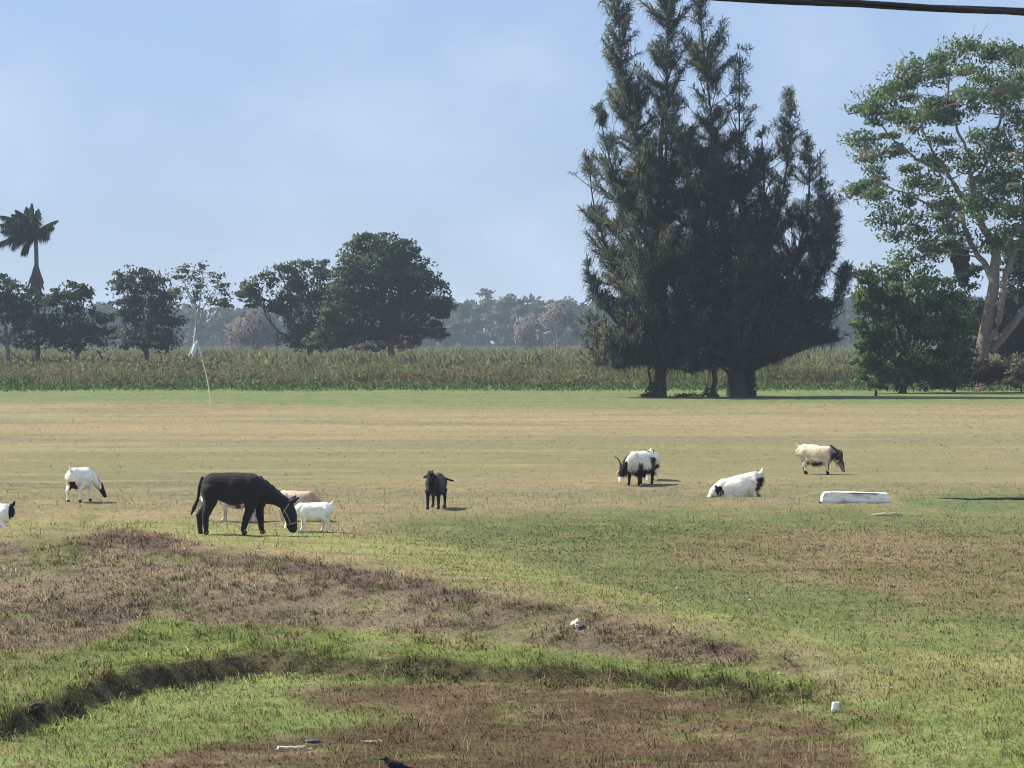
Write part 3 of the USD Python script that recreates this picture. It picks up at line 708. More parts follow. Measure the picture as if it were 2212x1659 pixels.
def vine(root, base, xD, y0, y1, Y, rad, n, seed):
    r = np.random.default_rng(seed)
    u = r.uniform(0, 1, n); a = r.uniform(0, 2 * np.pi, n)
    p = np.array([at(xD, y1 + (y0 - y1) * q, Y) for q in u]) - base
    rr = rad * r.uniform(.8, 1.5, n) * (.7 + .6 * u)
    e = np.stack([np.cos(a), np.sin(a), 0 * a], 1)
    v, f, nn, cc = leaf_quads(p + e * rr[:, None], e, r.uniform(.08, .2, n), .6, np.tile(lin(66, 76, 50) * .5, (n, 1)) * np.exp(r.normal(0, .25, (n, 1))), r)
    put('vine', v, f, 'leaf', root, col=cc, n=nn)
vine(rc, bc, 1617, 856, 790, YC + 1.6, .26, 1100, 61)
vine(rt, bt, 1534, 857, 838, YC + .3, .28, 260, 62)
vine(ra, ba, 1414, 857, 826, YC, .30, 260, 63)

def fallen_branch(label, xD0, xD1, Y, seed):
    r = np.random.default_rng(seed)
    a, b = at(xD0, 0, Y), at(xD1, 0, Y + .5); a[2] = b[2] = .06
    root = thing('fallen_branch', label, 'branch', a)
    q = wiggle(spline([[0, 0, 0], (b - a) / 2 + [0, 0, .05], b - a], 10), .03, r)
    parts = [tube(q, np.linspace(.06, .02, 10), 6)]
    for k in range(7):
        st = q[int(r.integers(1, 9))]; e = st + r.normal(0, .3, 3) * [1, 1, .3] + [0, 0, .18]
        parts.append(tube(spline([st, (st + e) / 2, e], 4), np.linspace(.025, .008, 4), 4))
    v, f = join(parts); put('stem', v, f, 'bark', root, col=np.tile(lin(92, 78, 62) * .55, (len(v), 1)))
    n = 220
    p = q[r.integers(0, 10, n)] + r.normal(0, .13, (n, 3)) * [1, 1, .5]; p[:, 2] = np.abs(p[:, 2])
    v, f, nn, cc = leaf_quads(p, np.tile([0, 0, 1.0], (n, 1)), r.uniform(.1, .25, n), .25, np.tile(lin(96, 88, 60) * .5, (n, 1)) * np.exp(r.normal(0, .3, (n, 1))), r)
    tag(put('twigs', v, f, 'leaf', root, col=cc, n=nn), kind='stuff')
fallen_branch('dead branch lying left of the left needle tree trunk', 1388, 1410, 154.6, 71)
fallen_branch('leafy dead branch lying on the grass between the needle tree trunks', 1462, 1512, 154.4, 72)

# ------------------------------------------------------------------ palm
r = np.random.default_rng(81)
YP = 246
pb = at(78, 0, YP); pb[2] = 0
palm = thing('palm_tree', 'wind blown palm with a skirt of dead fronds at the left edge', 'tree', pb)
ph = at(78, 512, YP) - pb
v, f = tube(spline([[0, 0, -.05], [.1, 0, ph[2] * .5], ph], 22), np.linspace(.26, .17, 22) * (1 + .06 * np.sin(np.arange(22) * 2.6)), 10)
put('trunk', v, f, 'bark', palm, col=np.tile(lin(128, 120, 110) * .55, (len(v), 1)))
def frond(st, end, sag, wid, r, col, n=80, hang=.75):
    mid = (st + end) / 2 + [0, 0, sag]
    q = spline([st, mid, end], n)
    t = np.gradient(q, axis=0); t /= np.linalg.norm(t, axis=1, keepdims=True)
    parts = [tube(q[::6], np.linspace(.04, .01, len(q[::6])), 4)]
    p = np.repeat(q, 4, 0); tt = np.repeat(t, 4, 0)
    sgn = np.tile([1, -1, 1, -1], n)[:, None]
    side = np.cross(tt, [0, 0, 1.0]); side /= np.linalg.norm(side, axis=1, keepdims=True) + 1e-9
    d = side * sgn * .8 + tt * .55 + [0, 0, -hang] + r.normal(0, .22, (len(p), 3)) + np.array([-.6, 0, 0])
    d /= np.linalg.norm(d, axis=1, keepdims=True)
    prof = np.repeat(np.sin(np.linspace(.35, np.pi * .97, n)), 4)
    L = 1.35 * wid * prof * r.uniform(.6, 1.2, len(p)) + .1
    cc = np.tile(col, (len(p), 1)) * np.exp(r.normal(0, .22, (len(p), 1)))
    v, f, c2 = strands(p, d, L, np.full(len(p), .075), cc, r, fall=.6)
    tv, tf = parts[0]
    return np.vstack([tv, v]), np.vstack([tf, f + len(tv)]), np.vstack([np.tile(col, (len(tv), 1)), c2])
gcol, dcol = lin(74, 88, 62) * .55, lin(138, 122, 102) * .6
for (ex, ey, dy, sg, wd) in [(2, 466, 0, .5, 1.0), (-4, 484, .8, .5, 1.1), (8, 500, -.8, .45, 1.0), (24, 462, 1, .6, 1.0), (40, 455, -.9, .6, 1.0), (58, 447, .3, .5, 1.0), (72, 440, -.2, .35, .9), (82, 452, .5, .3, .7), (126, 476, .2, .35, .8), (120, 492, -.6, .4, .8), (104, 512, .8, .35, .7), (-24, 542, .2, .55, .9), (14, 522, 1.1, .5, 1.0), (34, 538, -1, .45, .9), (54, 548, .4, .35, .8), (20, 480, -1.4, .5, 1.1), (46, 500, 1.5, .3, 1.0)]:
    v, f, c = frond(ph, at(ex, ey, YP) - pb + [0, dy, 0], sg, wd, r, gcol)
    put('frond', v, f, 'needle', palm, col=c)
for (ex, ey, dy) in [(64, 640, .2), (70, 652, -.3), (76, 660, .1), (84, 655, -.1), (92, 640, .2), (60, 622, .3), (97, 625, -.3), (68, 630, .5), (88, 648, .4), (80, 640, -.6), (72, 618, -.5), (94, 610, .3)]:
    v, f, c = frond(at(80 + r.uniform(-5, 5), 566 + r.uniform(-8, 26), YP) - pb, at(ex, ey, YP) - pb + [0, dy, 0], r.uniform(-.1, .15), .34, r, dcol, n=40, hang=1.6)
    put('dead_frond', v, f, 'needle', palm, col=c)

# ------------------------------------------------------------------ the pale branched tree at the right, the thicket under it
YR = 176.0
r = np.random.default_rng(91)
tb = at(2128, 0, YR); tb[2] = 0
rt_ = thing('pale_branched_tree', 'tall open tree with pale forked branches at the right edge', 'tree', tb)
def w3(p): return np.array([at(a, b, YR) + [0, dy, 0] for a, b, dy in p])
main = {
 'a': ([(2128, 838, 0), (2122, 770, 0), (2134, 690, 0), (2146, 610, 0), (2150, 535, 0)], .50, .29),
 'b': ([(2140, 760, .2), (2165, 735, .4), (2200, 690, .5), (2250, 620, .6), (2300, 480, .5)], .28, .12),
 'c': ([(2132, 735, -.3), (2158, 680, -.5), (2164, 620, -.5), (2190, 540, -.6), (2230, 420, -.5)], .24, .09),
 'd': ([(2150, 535, 0), (2128, 500, 0), (2110, 455, .2), (2098, 400, .2), (2096, 330, .2)], .28, .10),
 'e': ([(2150, 535, 0), (2185, 505, -.2), (2215, 480, -.4), (2250, 440, -.5)], .24, .10),
 'f': ([(2146, 610, 0), (2110, 540, .6), (2092, 500, .9), (2080, 440, 1), (2050, 380, 1)], .22, .07),
 'g': ([(2112, 462, .2), (2080, 430, -.3), (2040, 370, -.5), (2000, 310, -.6), (1985, 250, -.6)], .15, .05),
 'h': ([(2098, 400, .2), (2140, 330, 0), (2160, 250, -.2), (2180, 170, -.2)], .14, .05),
 'i': ([(2085, 470, 1), (2050, 500, 1.2), (2010, 520, 1.3), (1950, 500, 1.4)], .12, .04),
 'j': ([(2094, 505, .9), (2060, 470, -.2), (2020, 450, -.6), (1950, 420, -.8), (1900, 400, -.8)], .12, .04),
 'k': ([(2230, 420, -.5), (2210, 330, -.3), (2230, 230, 0), (2240, 150, 0)], .12, .05),
 'l': ([(2040, 370, -.5), (1990, 350, .2), (1930, 300, .5), (1890, 240, .6)], .10, .04),
 'm': ([(2096, 330, .2), (2060, 260, .4), (2050, 200, .6), (2060, 130, .6)], .10, .04),
}
parts, nodes = [], []
for path, r0, r1 in main.values():
    q = wiggle(spline(w3(path), 16), .04, r)
    rr = np.linspace(r0, r1, 16)
    if path[0][1] > 800: rr[0] *= 1.3
    parts.append(tube(q - tb, rr, 9)); nodes.append(np.hstack([q, rr[:, None]])[4:])
nodes = np.vstack(nodes)
cl = []
for k in range(250):          # tufts of feathery leaves, each on its own twig
    a = r.uniform(0, 2 * np.pi); b = r.uniform(0, 1) ** .5
    x, y_ = 2190 + 345 * b * np.cos(a), 345 - 255 * b * np.sin(a)
    if y_ > 540 and x > 2080: continue
    cl.append((x, y_, r.uniform(-6, 6) * math.sqrt(max(.05, 1 - .8 * b * b))))
for (x, y_) in [(1868, 235), (1895, 200), (1930, 190), (1962, 150), (1950, 165), (1975, 145), (1858, 405), (1850, 410), (1880, 395), (1910, 480), (1935, 510), (1900, 330), (1880, 345), (1880, 300), (2040, 120), (2060, 105), (2100, 100), (2110, 95), (2150, 115), (2190, 110), (2205, 105), (1960, 555), (1990, 560), (2020, 540), (1930, 450), (1890, 265), (1935, 245)]:
    cl.append((x, y_, r.uniform(-2, 2)))
P, N = [], []
for (x, y_, dy) in cl:
    c = at(x, y_, YR) + [0, dy, 0]
    dd = np.linalg.norm(nodes[:, :3] - c, axis=1) + 2.5 * np.maximum(0, nodes[:, 2] - c[2])
    st = nodes[np.argmin(dd)]
    q = wiggle(spline([st[:3], (st[:3] + c) / 2 + r.normal(0, .15, 3), c], 7), .04, r)
    parts.append(tube(q - tb, np.linspace(min(.06, st[3] * .6), .014, 7), 4))
    for _ in range(3):
        s3 = q[int(r.integers(2, 7))]; e3 = s3 + r.normal(0, .55, 3) + [0, 0, .3]
        parts.append(tube(np.array([s3, (s3 + e3) / 2 + r.normal(0, .07, 3), e3]) - tb, [.022, .016, .009], 3))
    m = int(r.uniform(150, 310))
    cr = r.uniform(.5, 1.25)
    e = r.normal(0, 1, (m, 3)); e /= np.linalg.norm(e, axis=1, keepdims=True)
    P.append(c + e * np.array([cr * 1.2, cr, cr * .62]) * r.uniform(.1, 1.15, (m, 1)) ** .75 * r.uniform(.6, 1.3, 3) + [-.2, 0, 0]); N.append(e * .6 + [0, 0, .5])
v, f = join(parts)
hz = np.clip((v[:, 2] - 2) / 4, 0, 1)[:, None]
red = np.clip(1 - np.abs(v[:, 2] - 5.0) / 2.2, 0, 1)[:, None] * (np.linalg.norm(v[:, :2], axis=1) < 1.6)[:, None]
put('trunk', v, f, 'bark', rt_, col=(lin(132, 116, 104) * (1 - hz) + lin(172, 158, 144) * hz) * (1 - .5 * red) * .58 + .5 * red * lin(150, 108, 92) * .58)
P, N = np.vstack(P), np.vstack(N)
N /= np.linalg.norm(N, axis=1, keepdims=True) + 1e-9
t = r.uniform(0, 1, (len(P), 1)); dead = (meshkit.fbm(P * .6, 3, 5) > .665)[:, None]
col = np.where(dead, lin(150, 134, 116), lin(60, 92, 48) * (1 - t) + lin(112, 140, 78) * t) * .62 * np.exp(r.normal(0, .15, (len(P), 1)))
v, f, nn, cc = leaf_quads(P - tb, N, r.uniform(.12, .38, len(P)), .42, col, r, droop=.4)
put('crown', v, f, 'leaf', rt_, col=cc, n=nn)

# dark insect nest hanging in its lower fork
nb_ = at(2072, 560, YR + .8)
nv = trimesh.creation.icosphere(4, 1.0)
q = nv.vertices * np.array([.5, .5, .78]) * (1 + .9 * (meshkit.fbm(nv.vertices * 2.2 + 5, 3, 3) - .5))[:, None] * (1 + .12 * meshkit.fbm(nv.vertices * 9, 2, 4))[:, None]
nst = thing('insect_nest', 'dark brown rounded nest in the lower fork of the pale branched tree', 'nest', nb_)
put('mound', q, nv.faces, 'matter', nst, col=np.tile(lin(66, 54, 44) * .5, (len(q), 1)))

tree('broadleaf_tree', 'bushy bright green low tree left of the pale branched trunk', 166, 1950, [(1880, 590, 36, 22), (1940, 585, 34, 20), (1995, 600, 38, 26), (1905, 625, 52, 34), (1870, 655, 30, 30), (1960, 640, 58, 40), (2035, 630, 40, 34), (1885, 700, 42, 40), (1945, 705, 62, 48), (2020, 690, 56, 48), (1870, 745, 26, 28), (1920, 760, 44, 30), (1985, 765, 58, 36), (2060, 660, 36, 34), (2050, 730, 44, 40), (1895, 790, 30, 24), (1950, 800, 40, 24), (2010, 800, 40, 24), (2060, 780, 40, 30), (2075, 690, 30, 36), (1890, 820, 34, 20), (1935, 825, 34, 18), (1990, 826, 40, 18), (1862, 780, 26, 26), (2050, 822, 36, 20)], (1960, 780), .2, 101, bark=(104, 92, 78), size=.30, per=270, gap=.36, droop=.9, aspect=.36, c0=(54, 82, 42), c1=(128, 160, 76))
tree('broadleaf_tree', 'dark tree filling the gap behind the pale branched trunk', 196, 2180, [(2195, 560, 36, 40), (2210, 620, 44, 50), (2180, 680, 40, 40), (2230, 700, 40, 60), (2190, 740, 44, 36), (2090, 600, 30, 30), (2110, 700, 40, 50), (2250, 560, 50, 60)], (2190, 760), .24, 102, size=.32, per=230, gap=.32, c0=(38, 56, 42), c1=(70, 90, 58))
tree('thicket', 'dark tangled thicket under the pale branched tree', 170, 2060, [(1960, 800, 30, 22), (2000, 795, 40, 28), (2050, 790, 44, 32), (2100, 800, 40, 28), (2140, 805, 36, 24), (2080, 760, 34, 26), (2175, 800, 34, 30)], (2060, 815), .08, 103, cat='bush', size=.24, per=420, gap=.30, c0=(48, 48, 38), c1=(104, 98, 72))
tree('thicket', 'pale green scrub at the right edge beside the pale branched trunk', 168, 2205, [(2190, 815, 22, 22), (2215, 790, 30, 34), (2240, 810, 30, 28)], (2205, 835), .06, 104, cat='bush', size=.24, per=300, c0=(84, 92, 62), c1=(136, 138, 96))

# ------------------------------------------------------------------ flagstick, cable, plank and small things
YF = FD * H / (888 - HY) - 1
fb = at(457, 0, YF); fb[2] = float(ground(fb[0], fb[1]))
fl = thing('flagstick', 'thin pale flagstick bent by the wind with a torn flag', 'flagstick', fb)
top = at(430, 752, YF) - fb; tip = at(427, 737, YF) - fb
q = spline([[0, 0, -.1], at(452, 846, YF) - fb, at(442, 796, YF) - fb, top, tip], 24)
v, f = tube(q, np.linspace(.024, .015, 24), 8)
put('pole', v, f, 'matter', fl, col=np.tile(lin(236, 232, 200) * .75, (len(v), 1)))
A, B = np.meshgrid(np.linspace(0, 1, 9), np.linspace(0, 1, 14))
edge = spline([tip, at(424, 748, YF) - fb, at(418, 766, YF) - fb], 14)
fv = edge[:, None] + np.stack([-.24 * A[:1] * (.5 + .5 * np.linspace(0, 1, 14)[:, None]), .10 * np.sin(A * 7 + B * 3), .05 * np.sin(A * 5 + B * 6)], -1)
ii = np.arange(14 * 9).reshape(14, 9)
qd = np.stack([ii[:-1, :-1], ii[:-1, 1:], ii[1:, 1:], ii[1:, :-1]], -1).reshape(-1, 4)
put('flag', fv.reshape(-1, 3), np.vstack([qd[:, [0, 1, 2]], qd[:, [0, 2, 3]]]), 'cloth', fl, col=np.tile(lin(206, 226, 226) * .8, (126, 1)))

# twisted overhead cable
cb = at(1800, 12, 15.0)
cable = thing('overhead_cable', 'black twisted overhead cable crossing the top right corner', 'cable', cb)
tX = np.linspace(-9, 16, 420)
def sagz(x): return at(1545, -6, 15)[2] + (at(2212, 28, 15)[2] - at(1545, -6, 15)[2]) * (x - at(1545, 0, 15)[0]) / (at(2212, 0, 15)[0] - at(1545, 0, 15)[0]) + .004 * (x - 1.9) ** 2 - .003
for k in range(3):
    ph_ = k * 2 * np.pi / 3 + tX * 2.2
    q = np.stack([tX, 15 + .012 * np.cos(ph_), sagz(tX) + .011 * np.sin(ph_)], 1)
    v, f = tube(q - cb, np.full(len(q), .0125 if k else .009), 10)
    put('strand', v, f, 'rubber', cable, col=np.tile(lin(34, 34, 40) * .6, (len(v), 1)))

# white painted concrete slab on the grass
p0, p1 = at(1776, 0, 53.6), at(1925, 0, 53.4)
for p in (p0, p1): p[2] = float(ground(p[0], p[1]))
slab = thing('concrete_block', 'long low white painted concrete block lying on the grass at right', 'block', p0)
Ls = np.linalg.norm((p1 - p0)[:2])
prof = shapely.Polygon([(0.01, .015), (.03, .13), (.07, .19), (.16, .205), (Ls - .05, .175), (Ls - .02, .12), (Ls, .02)]).buffer(.012)
e = trimesh.creation.extrude_polygon(prof, .34, engine='earcut')
e = e.subdivide_to_size(.09)
V = np.stack([e.vertices[:, 0], e.vertices[:, 2], e.vertices[:, 1]], 1)
V += (meshkit.fbm(V * 9, 3, 6)[:, None] - .5) * .012
sc = meshkit.fbm(V * np.array([3, 8, 22.0]) + 3, 4, 12)
wr_ = np.clip((sc - .56) * 6, 0, 1)[:, None] * ((V[:, 0] > .25) & (V[:, 0] < Ls - .15))[:, None]
put('block', V, e.faces[:, ::-1], 'matter', slab, col=lin(240, 238, 222) * .85 * (1 - wr_ * .72) * (1 - .5 * np.clip((meshkit.fbm(V * 5 + 9, 4, 15) - .56) * 6, 0, 1)[:, None]) * (1 - np.array([.25, .3, .4]) * np.clip((.07 - V[:, 2]) / .06, 0, 1)[:, None]))
hs = trimesh.creation.box((.12, .22, .05)); hs.apply_translation((.02, .12, .0))
put('footing', hs.vertices, hs.faces, 'matter', slab, col=np.tile(lin(70, 66, 52) * .5, (len(hs.vertices), 1)), smooth=False)

# dark strip at the right edge
s0 = at(2030, 0, 55.2); s0[2] = float(ground(s0[0], s0[1]))
q = spline([[0, 0, .005], [.6, -.12, .02], [1.3, -.45, .035], [2.4, -.8, .05], [3.4, -.9, .05]], 30)
q[:, 2] += ground(s0[0] + q[:, 0], s0[1] + q[:, 1]) - s0[2]
st_ = thing('dark_strip', 'thin dark tapering strip lying in the grass at the right edge', 'hose', s0)
v, f = tube(q, np.linspace(.012, .05, 30), 8)
put('tube', v, f, 'rubber', st_, col=np.tile(lin(38, 46, 36) * .5, (len(v), 1)))

def lump(name, label, cat, xD, yD, size, col, seed, bump=.5, freq=2.2, squash=1.0, group=None, part='body', Y=None):
    b = hit(xD, yD)
    root = thing(name, label, cat, b, group=group)
    s = trimesh.creation.icosphere(4, 1.0)
    d = s.vertices / np.linalg.norm(s.vertices, axis=1, keepdims=True)
    rr = 1 + bump * (meshkit.fbm(d * freq + seed, 4, seed) - .5) * 2
    rr = np.minimum(rr, 1 + .25 * np.sign(d[:, 0]))
    q = d * rr[:, None] * np.array(size) / 2
    q[:, 2] = q[:, 2] + size[2] * .38
    sh = meshkit.fbm(d * 5 + seed, 3, seed + 1)[:, None]
    put(part, q, s.faces, 'matter', root, col=np.asarray(col) * (.75 + .5 * sh), n=None, smooth=True)
    return root, b
lump('stone', 'white crusted stone on the purple brown bank slope', 'stone', 1243, 1358, (.17, .16, .13), lin(226, 216, 196) * .75, 3, bump=.8, freq=3.0)
lump('earth_clod', 'brown broken clod of earth at the left end of the small scarp', 'clod', 66, 1540, (.26, .20, .13), lin(112, 96, 78) * .5, 5, bump=.7)
lump('earth_clod', 'grey flat clod on the mud at the bottom, left of the bird', 'clod', 672, 1606, (.20, .16, .05), lin(110, 112, 118) * .5, 6, bump=.4)
def litter(name, label, cat, xD, yD, path, width, col, seed, lift=.02):
    r = np.random.default_rng(seed)
    b = hit(xD, yD); z = b[2]
    root = thing(name, label, cat, b)
    q = wiggle(spline(path, 12), .01, r); q[:, 2] += ground(b[0] + q[:, 0], b[1] + q[:, 1]) - z + lift
    v, f = tube(q, width * (.6 + .5 * r.uniform(0, 1, 12)) * np.sin(np.linspace(.5, np.pi - .4, 12)), 6)
    v[:, 2] = v[:, 2] * 1.0
    put('strip', v, f, 'matter', root, col=np.tile(np.asarray(col), (len(v), 1)))
litter('palm_husk', 'pale dry strip of husk on the grass below the white block', 'husk', 1915, 1116, [(-.30, -.1, 0), (0, .0, .02), (.16, .1, .02), (.34, .3, .0)], .035, lin(226, 208, 170) * .7, 1)
litter('palm_husk', 'long pale strip of husk on the mud at the bottom, left of the bird', 'husk', 630, 1624, [(-.17, -.06, 0), (-.05, 0, .01), (.05, .02, .01), (.19, .08, 0)], .022, lin(226, 216, 196) * .7, 2)
litter('dry_stick', 'pale forked stick on the mud above the bird', 'stick', 806, 1610, [(-.13, .06, 0), (0, 0, .01), (.10, -.05, .01)], .014, lin(206, 188, 158) * .65, 3)

# crumpled white cup
cupb = hit(1803, 1540)
cup = thing('crumpled_cup', 'crumpled white cup standing in the grass at lower right', 'cup', cupb)
pr_ = np.array([(0.0, .005), (.030, .005), (.034, .03), (.036, .06), (.040, .10), (.034, .10), (.030, .05), (.026, .012), (0.0, .012)])
rv = trimesh.creation.revolve(pr_, sections=28)
V = rv.vertices.copy()
V[:, 0] += .018 * (V[:, 2] / .1) ; V[:, :2] *= (1 + .35 * (meshkit.fbm(V * 30, 2, 2) - .5))[:, None]
V[:, 1] *= .75
put('shell', V * 1.05, rv.faces, 'matter', cup, col=np.tile(lin(246, 246, 236) * .85, (len(V), 1)))
for xD, yD, lab, sd_ in ((1683, 1459, 'tiny scrap of white paper beside the right end of the bank', 21), (1462, 1273, 'tiny white scrap in the green hollow behind the bank', 22), (1620, 1298, 'tiny pale scrap in the grass right of the hollow', 23)):
    lump('paper_scrap', lab, 'litter', xD, yD, (.035, .035, .025), lin(240, 236, 214) * .8, sd_, bump=.9)

# a small dark stump at the edge of the mown grass
sb = at(1892, 0, 158); sb[2] = 0
stp = thing('tree_stump', 'small dark post stump on the mown grass right of the needle trees', 'stump', sb)
v, f = tube([[0, 0, -.05], [.01, 0, .15], [.03, 0, .32], [.03, 0, .33]], [.09, .075, .07, .001], 9)
put('post', v, f, 'bark', stp, col=np.tile(lin(70, 62, 50) * .5, (len(v), 1)))

# ------------------------------------------------------------------ animals
def hull_body(bones, cell=.02, lat=1.0, smooth=10, noise=.006, seed=0):
    out = None
    for (p0, r0, p1, r1) in bones:
        a = m3.Manifold.sphere(r0, 20).translate([float(t) for t in p0]); b = m3.Manifold.sphere(r1, 20).translate([float(t) for t in p1])
        h = m3.Manifold.batch_hull([a, b])
        out = h if out is None else out + h
    out = out.refine_to_length(cell)
    m = out.to_mesh()
    t = trimesh.Trimesh(np.array(m.vert_properties[:, :3]), np.array(m.tri_verts), process=True)
    trimesh.smoothing.filter_taubin(t, lamb=.5, nu=.52, iterations=smooth)
    v = np.array(t.vertices); v[:, 1] *= lat
    n = vnormals(v, t.faces)
    v = v + n * ((meshkit.fbm(v * 22, 3, seed) - .5) * 2 * noise)[:, None]
    return v, np.array(t.faces)

def fur_tufts(v, f, colf, count, length, r, down=.8):
    t = trimesh.Trimesh(v, f, process=False)
    p, fi = trimesh.sample.sample_surface(t, count, seed=int(r.integers(1 << 30)))
    n = t.face_normals[fi]
    d = n * .45 + np.array([-.35, 0, -down]) + r.normal(0, .2, p.shape); d /= np.linalg.norm(d, axis=1, keepdims=True)
    L = length * r.uniform(.5, 1.2, count)
    c = colf(p) * np.exp(r.normal(0, .10, (count, 1)))
    e = np.cross(d, n); e /= np.linalg.norm(e, axis=1, keepdims=True) + 1e-9
    wd = r.uniform(.006, .012, count)[:, None] / 2
    b0, b1, tp = p - e * wd, p + e * wd, p + d * L[:, None] + n * .012
    vv = np.stack([b0, b1, tp], 1).reshape(-1, 3)
    ff = np.arange(count * 3).reshape(-1, 3)
    return vv, ff, np.repeat(c, 3, 0), np.repeat(n, 3, 0)

WHITE, CREAM, BLACK, BROWN = lin(250, 245, 228) * .94, lin(240, 224, 194) * .86, lin(34, 31, 30) * .55, lin(66, 54, 50) * .5

def goat(name_label, pos, heading, scale, colf, seed, neck_to=(.53, 0, .30), muzzle=(.65, 0, .06), step=(0, .04, -.03, .05), horns=None, ears='side', tail='up', fur=None, pitch=0.0, mat='fur', belly=.205, group=None, beard=False, headyaw=0.0, lat=.86, curl=0.0):
    r = np.random.default_rng(seed)
    root = thing('goat', name_label, 'goat', pos, heading, scale=scale)
    plain = colf
    def colf(p):     # dust and stains in the coat
        d = np.clip((meshkit.fbm(p * 6 + seed, 4, seed + 40) - .45) * 3.2, 0, 1)[:, None]
        low = np.clip((.34 - p[:, 2]) / .25, 0, 1)[:, None]
        return plain(p) * (1 - d * .22) * (1 - np.array([.10, .18, .30]) * (.25 * d + .6 * low * d))
    yaw = math.radians(headyaw)
    def hy(p):      # turns neck and head about the base of the neck
        q = np.array(p, float) - [.26, 0, 0]
        return np.array([q[0] * math.cos(yaw) - q[1] * math.sin(yaw) + .26, q[0] * math.sin(yaw) + q[1] * math.cos(yaw), q[2]])
    nk, mz = hy(neck_to), hy(muzzle)
    hd = mz - nk; hl = np.linalg.norm(hd); hd /= hl
    side = np.cross(hd, [0, 0, 1.0]); side /= np.linalg.norm(side)
    upv = np.cross(side, hd)
    B = [((.20, 0, .455), .185, (0, 0, .425), belly), ((0, 0, .425), belly, (-.24, 0, .475), .175), ((.24, 0, .56), .085, (-.30, 0, .575), .085), ((-.26, 0, .50), .165, (-.35, 0, .50), .115),
         ((.20, 0, .46), .17, (.31, 0, .46), .125), ((.27, 0, .52), .135, tuple(hy((.42, 0, (.53 + neck_to[2]) / 2 + .02))), .10), (tuple(hy((.42, 0, (.53 + neck_to[2]) / 2 + .02))), .10, tuple(nk - hd * .02), .068)]
    B += [(tuple(nk), .068, tuple(nk + hd * hl * .55), .05), (tuple(nk + hd * hl * .55), .05, tuple(mz - hd * .03), .034)]
    for k, (sx, sg) in enumerate(((.20, 1), (.20, -1))):
        dx = step[k]
        B += [((sx, sg * .085, .44), .085, (sx + .01 + dx * .4, sg * .10, .25), .040), ((sx + .01 + dx * .4, sg * .10, .25), .036, (sx + dx, sg * .10, .07), .024), ((sx + dx, sg * .10, .07), .025, (sx + dx + .018, sg * .10, .024), .031)]
    for k, sg in enumerate((1, -1)):
        dx = step[2 + k]
        B += [((-.27, sg * .085, .48), .115, (-.18 + dx * .3, sg * .105, .34), .07), ((-.18 + dx * .3, sg * .105, .34), .065, (-.31 + dx * .8, sg * .105, .22), .034), ((-.31 + dx * .8, sg * .105, .22), .032, (-.285 + dx, sg * .105, .07), .024), ((-.285 + dx, sg * .105, .07), .025, (-.268 + dx, sg * .105, .024), .031)]
    for sg in (1, -1):
        e0 = nk + side * sg * .055 + hd * .01
        e1 = e0 + side * sg * .12 + hd * .02 - upv * .03 + np.array([0, 0, -.01])
        B += [(tuple(e0), .022, tuple((e0 + e1) / 2), .024), (tuple((e0 + e1) / 2), .024, tuple(e1), .012)]
    te = {'up': (-.46, 0, .68), 'out': (-.48, .30, .50)}.get(tail, (-.47, 0, .50))
    B += [((-.37, 0, .585), .035, (-.43, 0, .62 if tail == 'up' else .57), .03), ((-.43, 0, .62 if tail == 'up' else .57), .03, te, .014)]
    if beard: B += [(tuple(mz - hd * .06 - upv * .03), .022, tuple(mz - hd * .10 - upv * .03 + np.array([0, 0, -.02])), .008)]
    v, f = hull_body(B, .022, 1.0, 8, .009, seed)
    v[:, 1] = np.where(v[:, 2] > .36, v[:, 1] * lat, v[:, 1])
    def pit(p):
        a = math.radians(pitch); q = p.copy()
        q[:, 0] = p[:, 0] * math.cos(a) + p[:, 2] * math.sin(a) * .3; q[:, 2] = p[:, 2] - p[:, 0] * math.sin(a)
        return q
    put('body', pit(v), f, mat, root, col=colf(v))
    if fur:
        k = v[f].mean(1)[:, 2] > .20
        fv, ff, fc, fn = fur_tufts(v, f[k], colf, fur[0], fur[1], r)
        put('coat', pit(fv), ff, mat, root, col=fc, n=fn)
    if horns:
        for sg in (1, -1):
            h0 = nk + side * sg * .03 + upv * .05 - hd * .01
            pts = [h0, h0 + upv * horns * .16 - hd * horns * .5 + side * sg * horns * .10, h0 + upv * horns * .10 * (1 + 4 * curl) - hd * horns * .85 + side * sg * horns * (.3 + .35 * curl)]
            hv, hf = tube(spline(pts, 9), np.linspace(.026, .008, 9), 7)
            put('horn', pit(hv), hf, 'rubber', root, col=np.tile(lin(70, 62, 52) * .5, (len(hv), 1)))
    for sg in (1, -1):
        ec = nk + hd * hl * .32 + side * sg * .052 + upv * .02
        s = trimesh.creation.icosphere(2, .011)
        put('eye', pit(s.vertices + ec), s.faces, 'rubber', root, col=np.tile(lin(30, 24, 18), (len(s.vertices), 1)))
    return root

def stand(xD, yD):
    return hit(xD, yD)
def stand_y(xD, Y):
    x = (xD - CX) / FD * Y
    return np.array([x, Y, float(ground(x, Y))])
def pick(cond, a, b): return np.where(cond[:, None], a, b)
def blot(p, s, th, seed): return meshkit.fbm(p * s + seed, 3, seed) > th

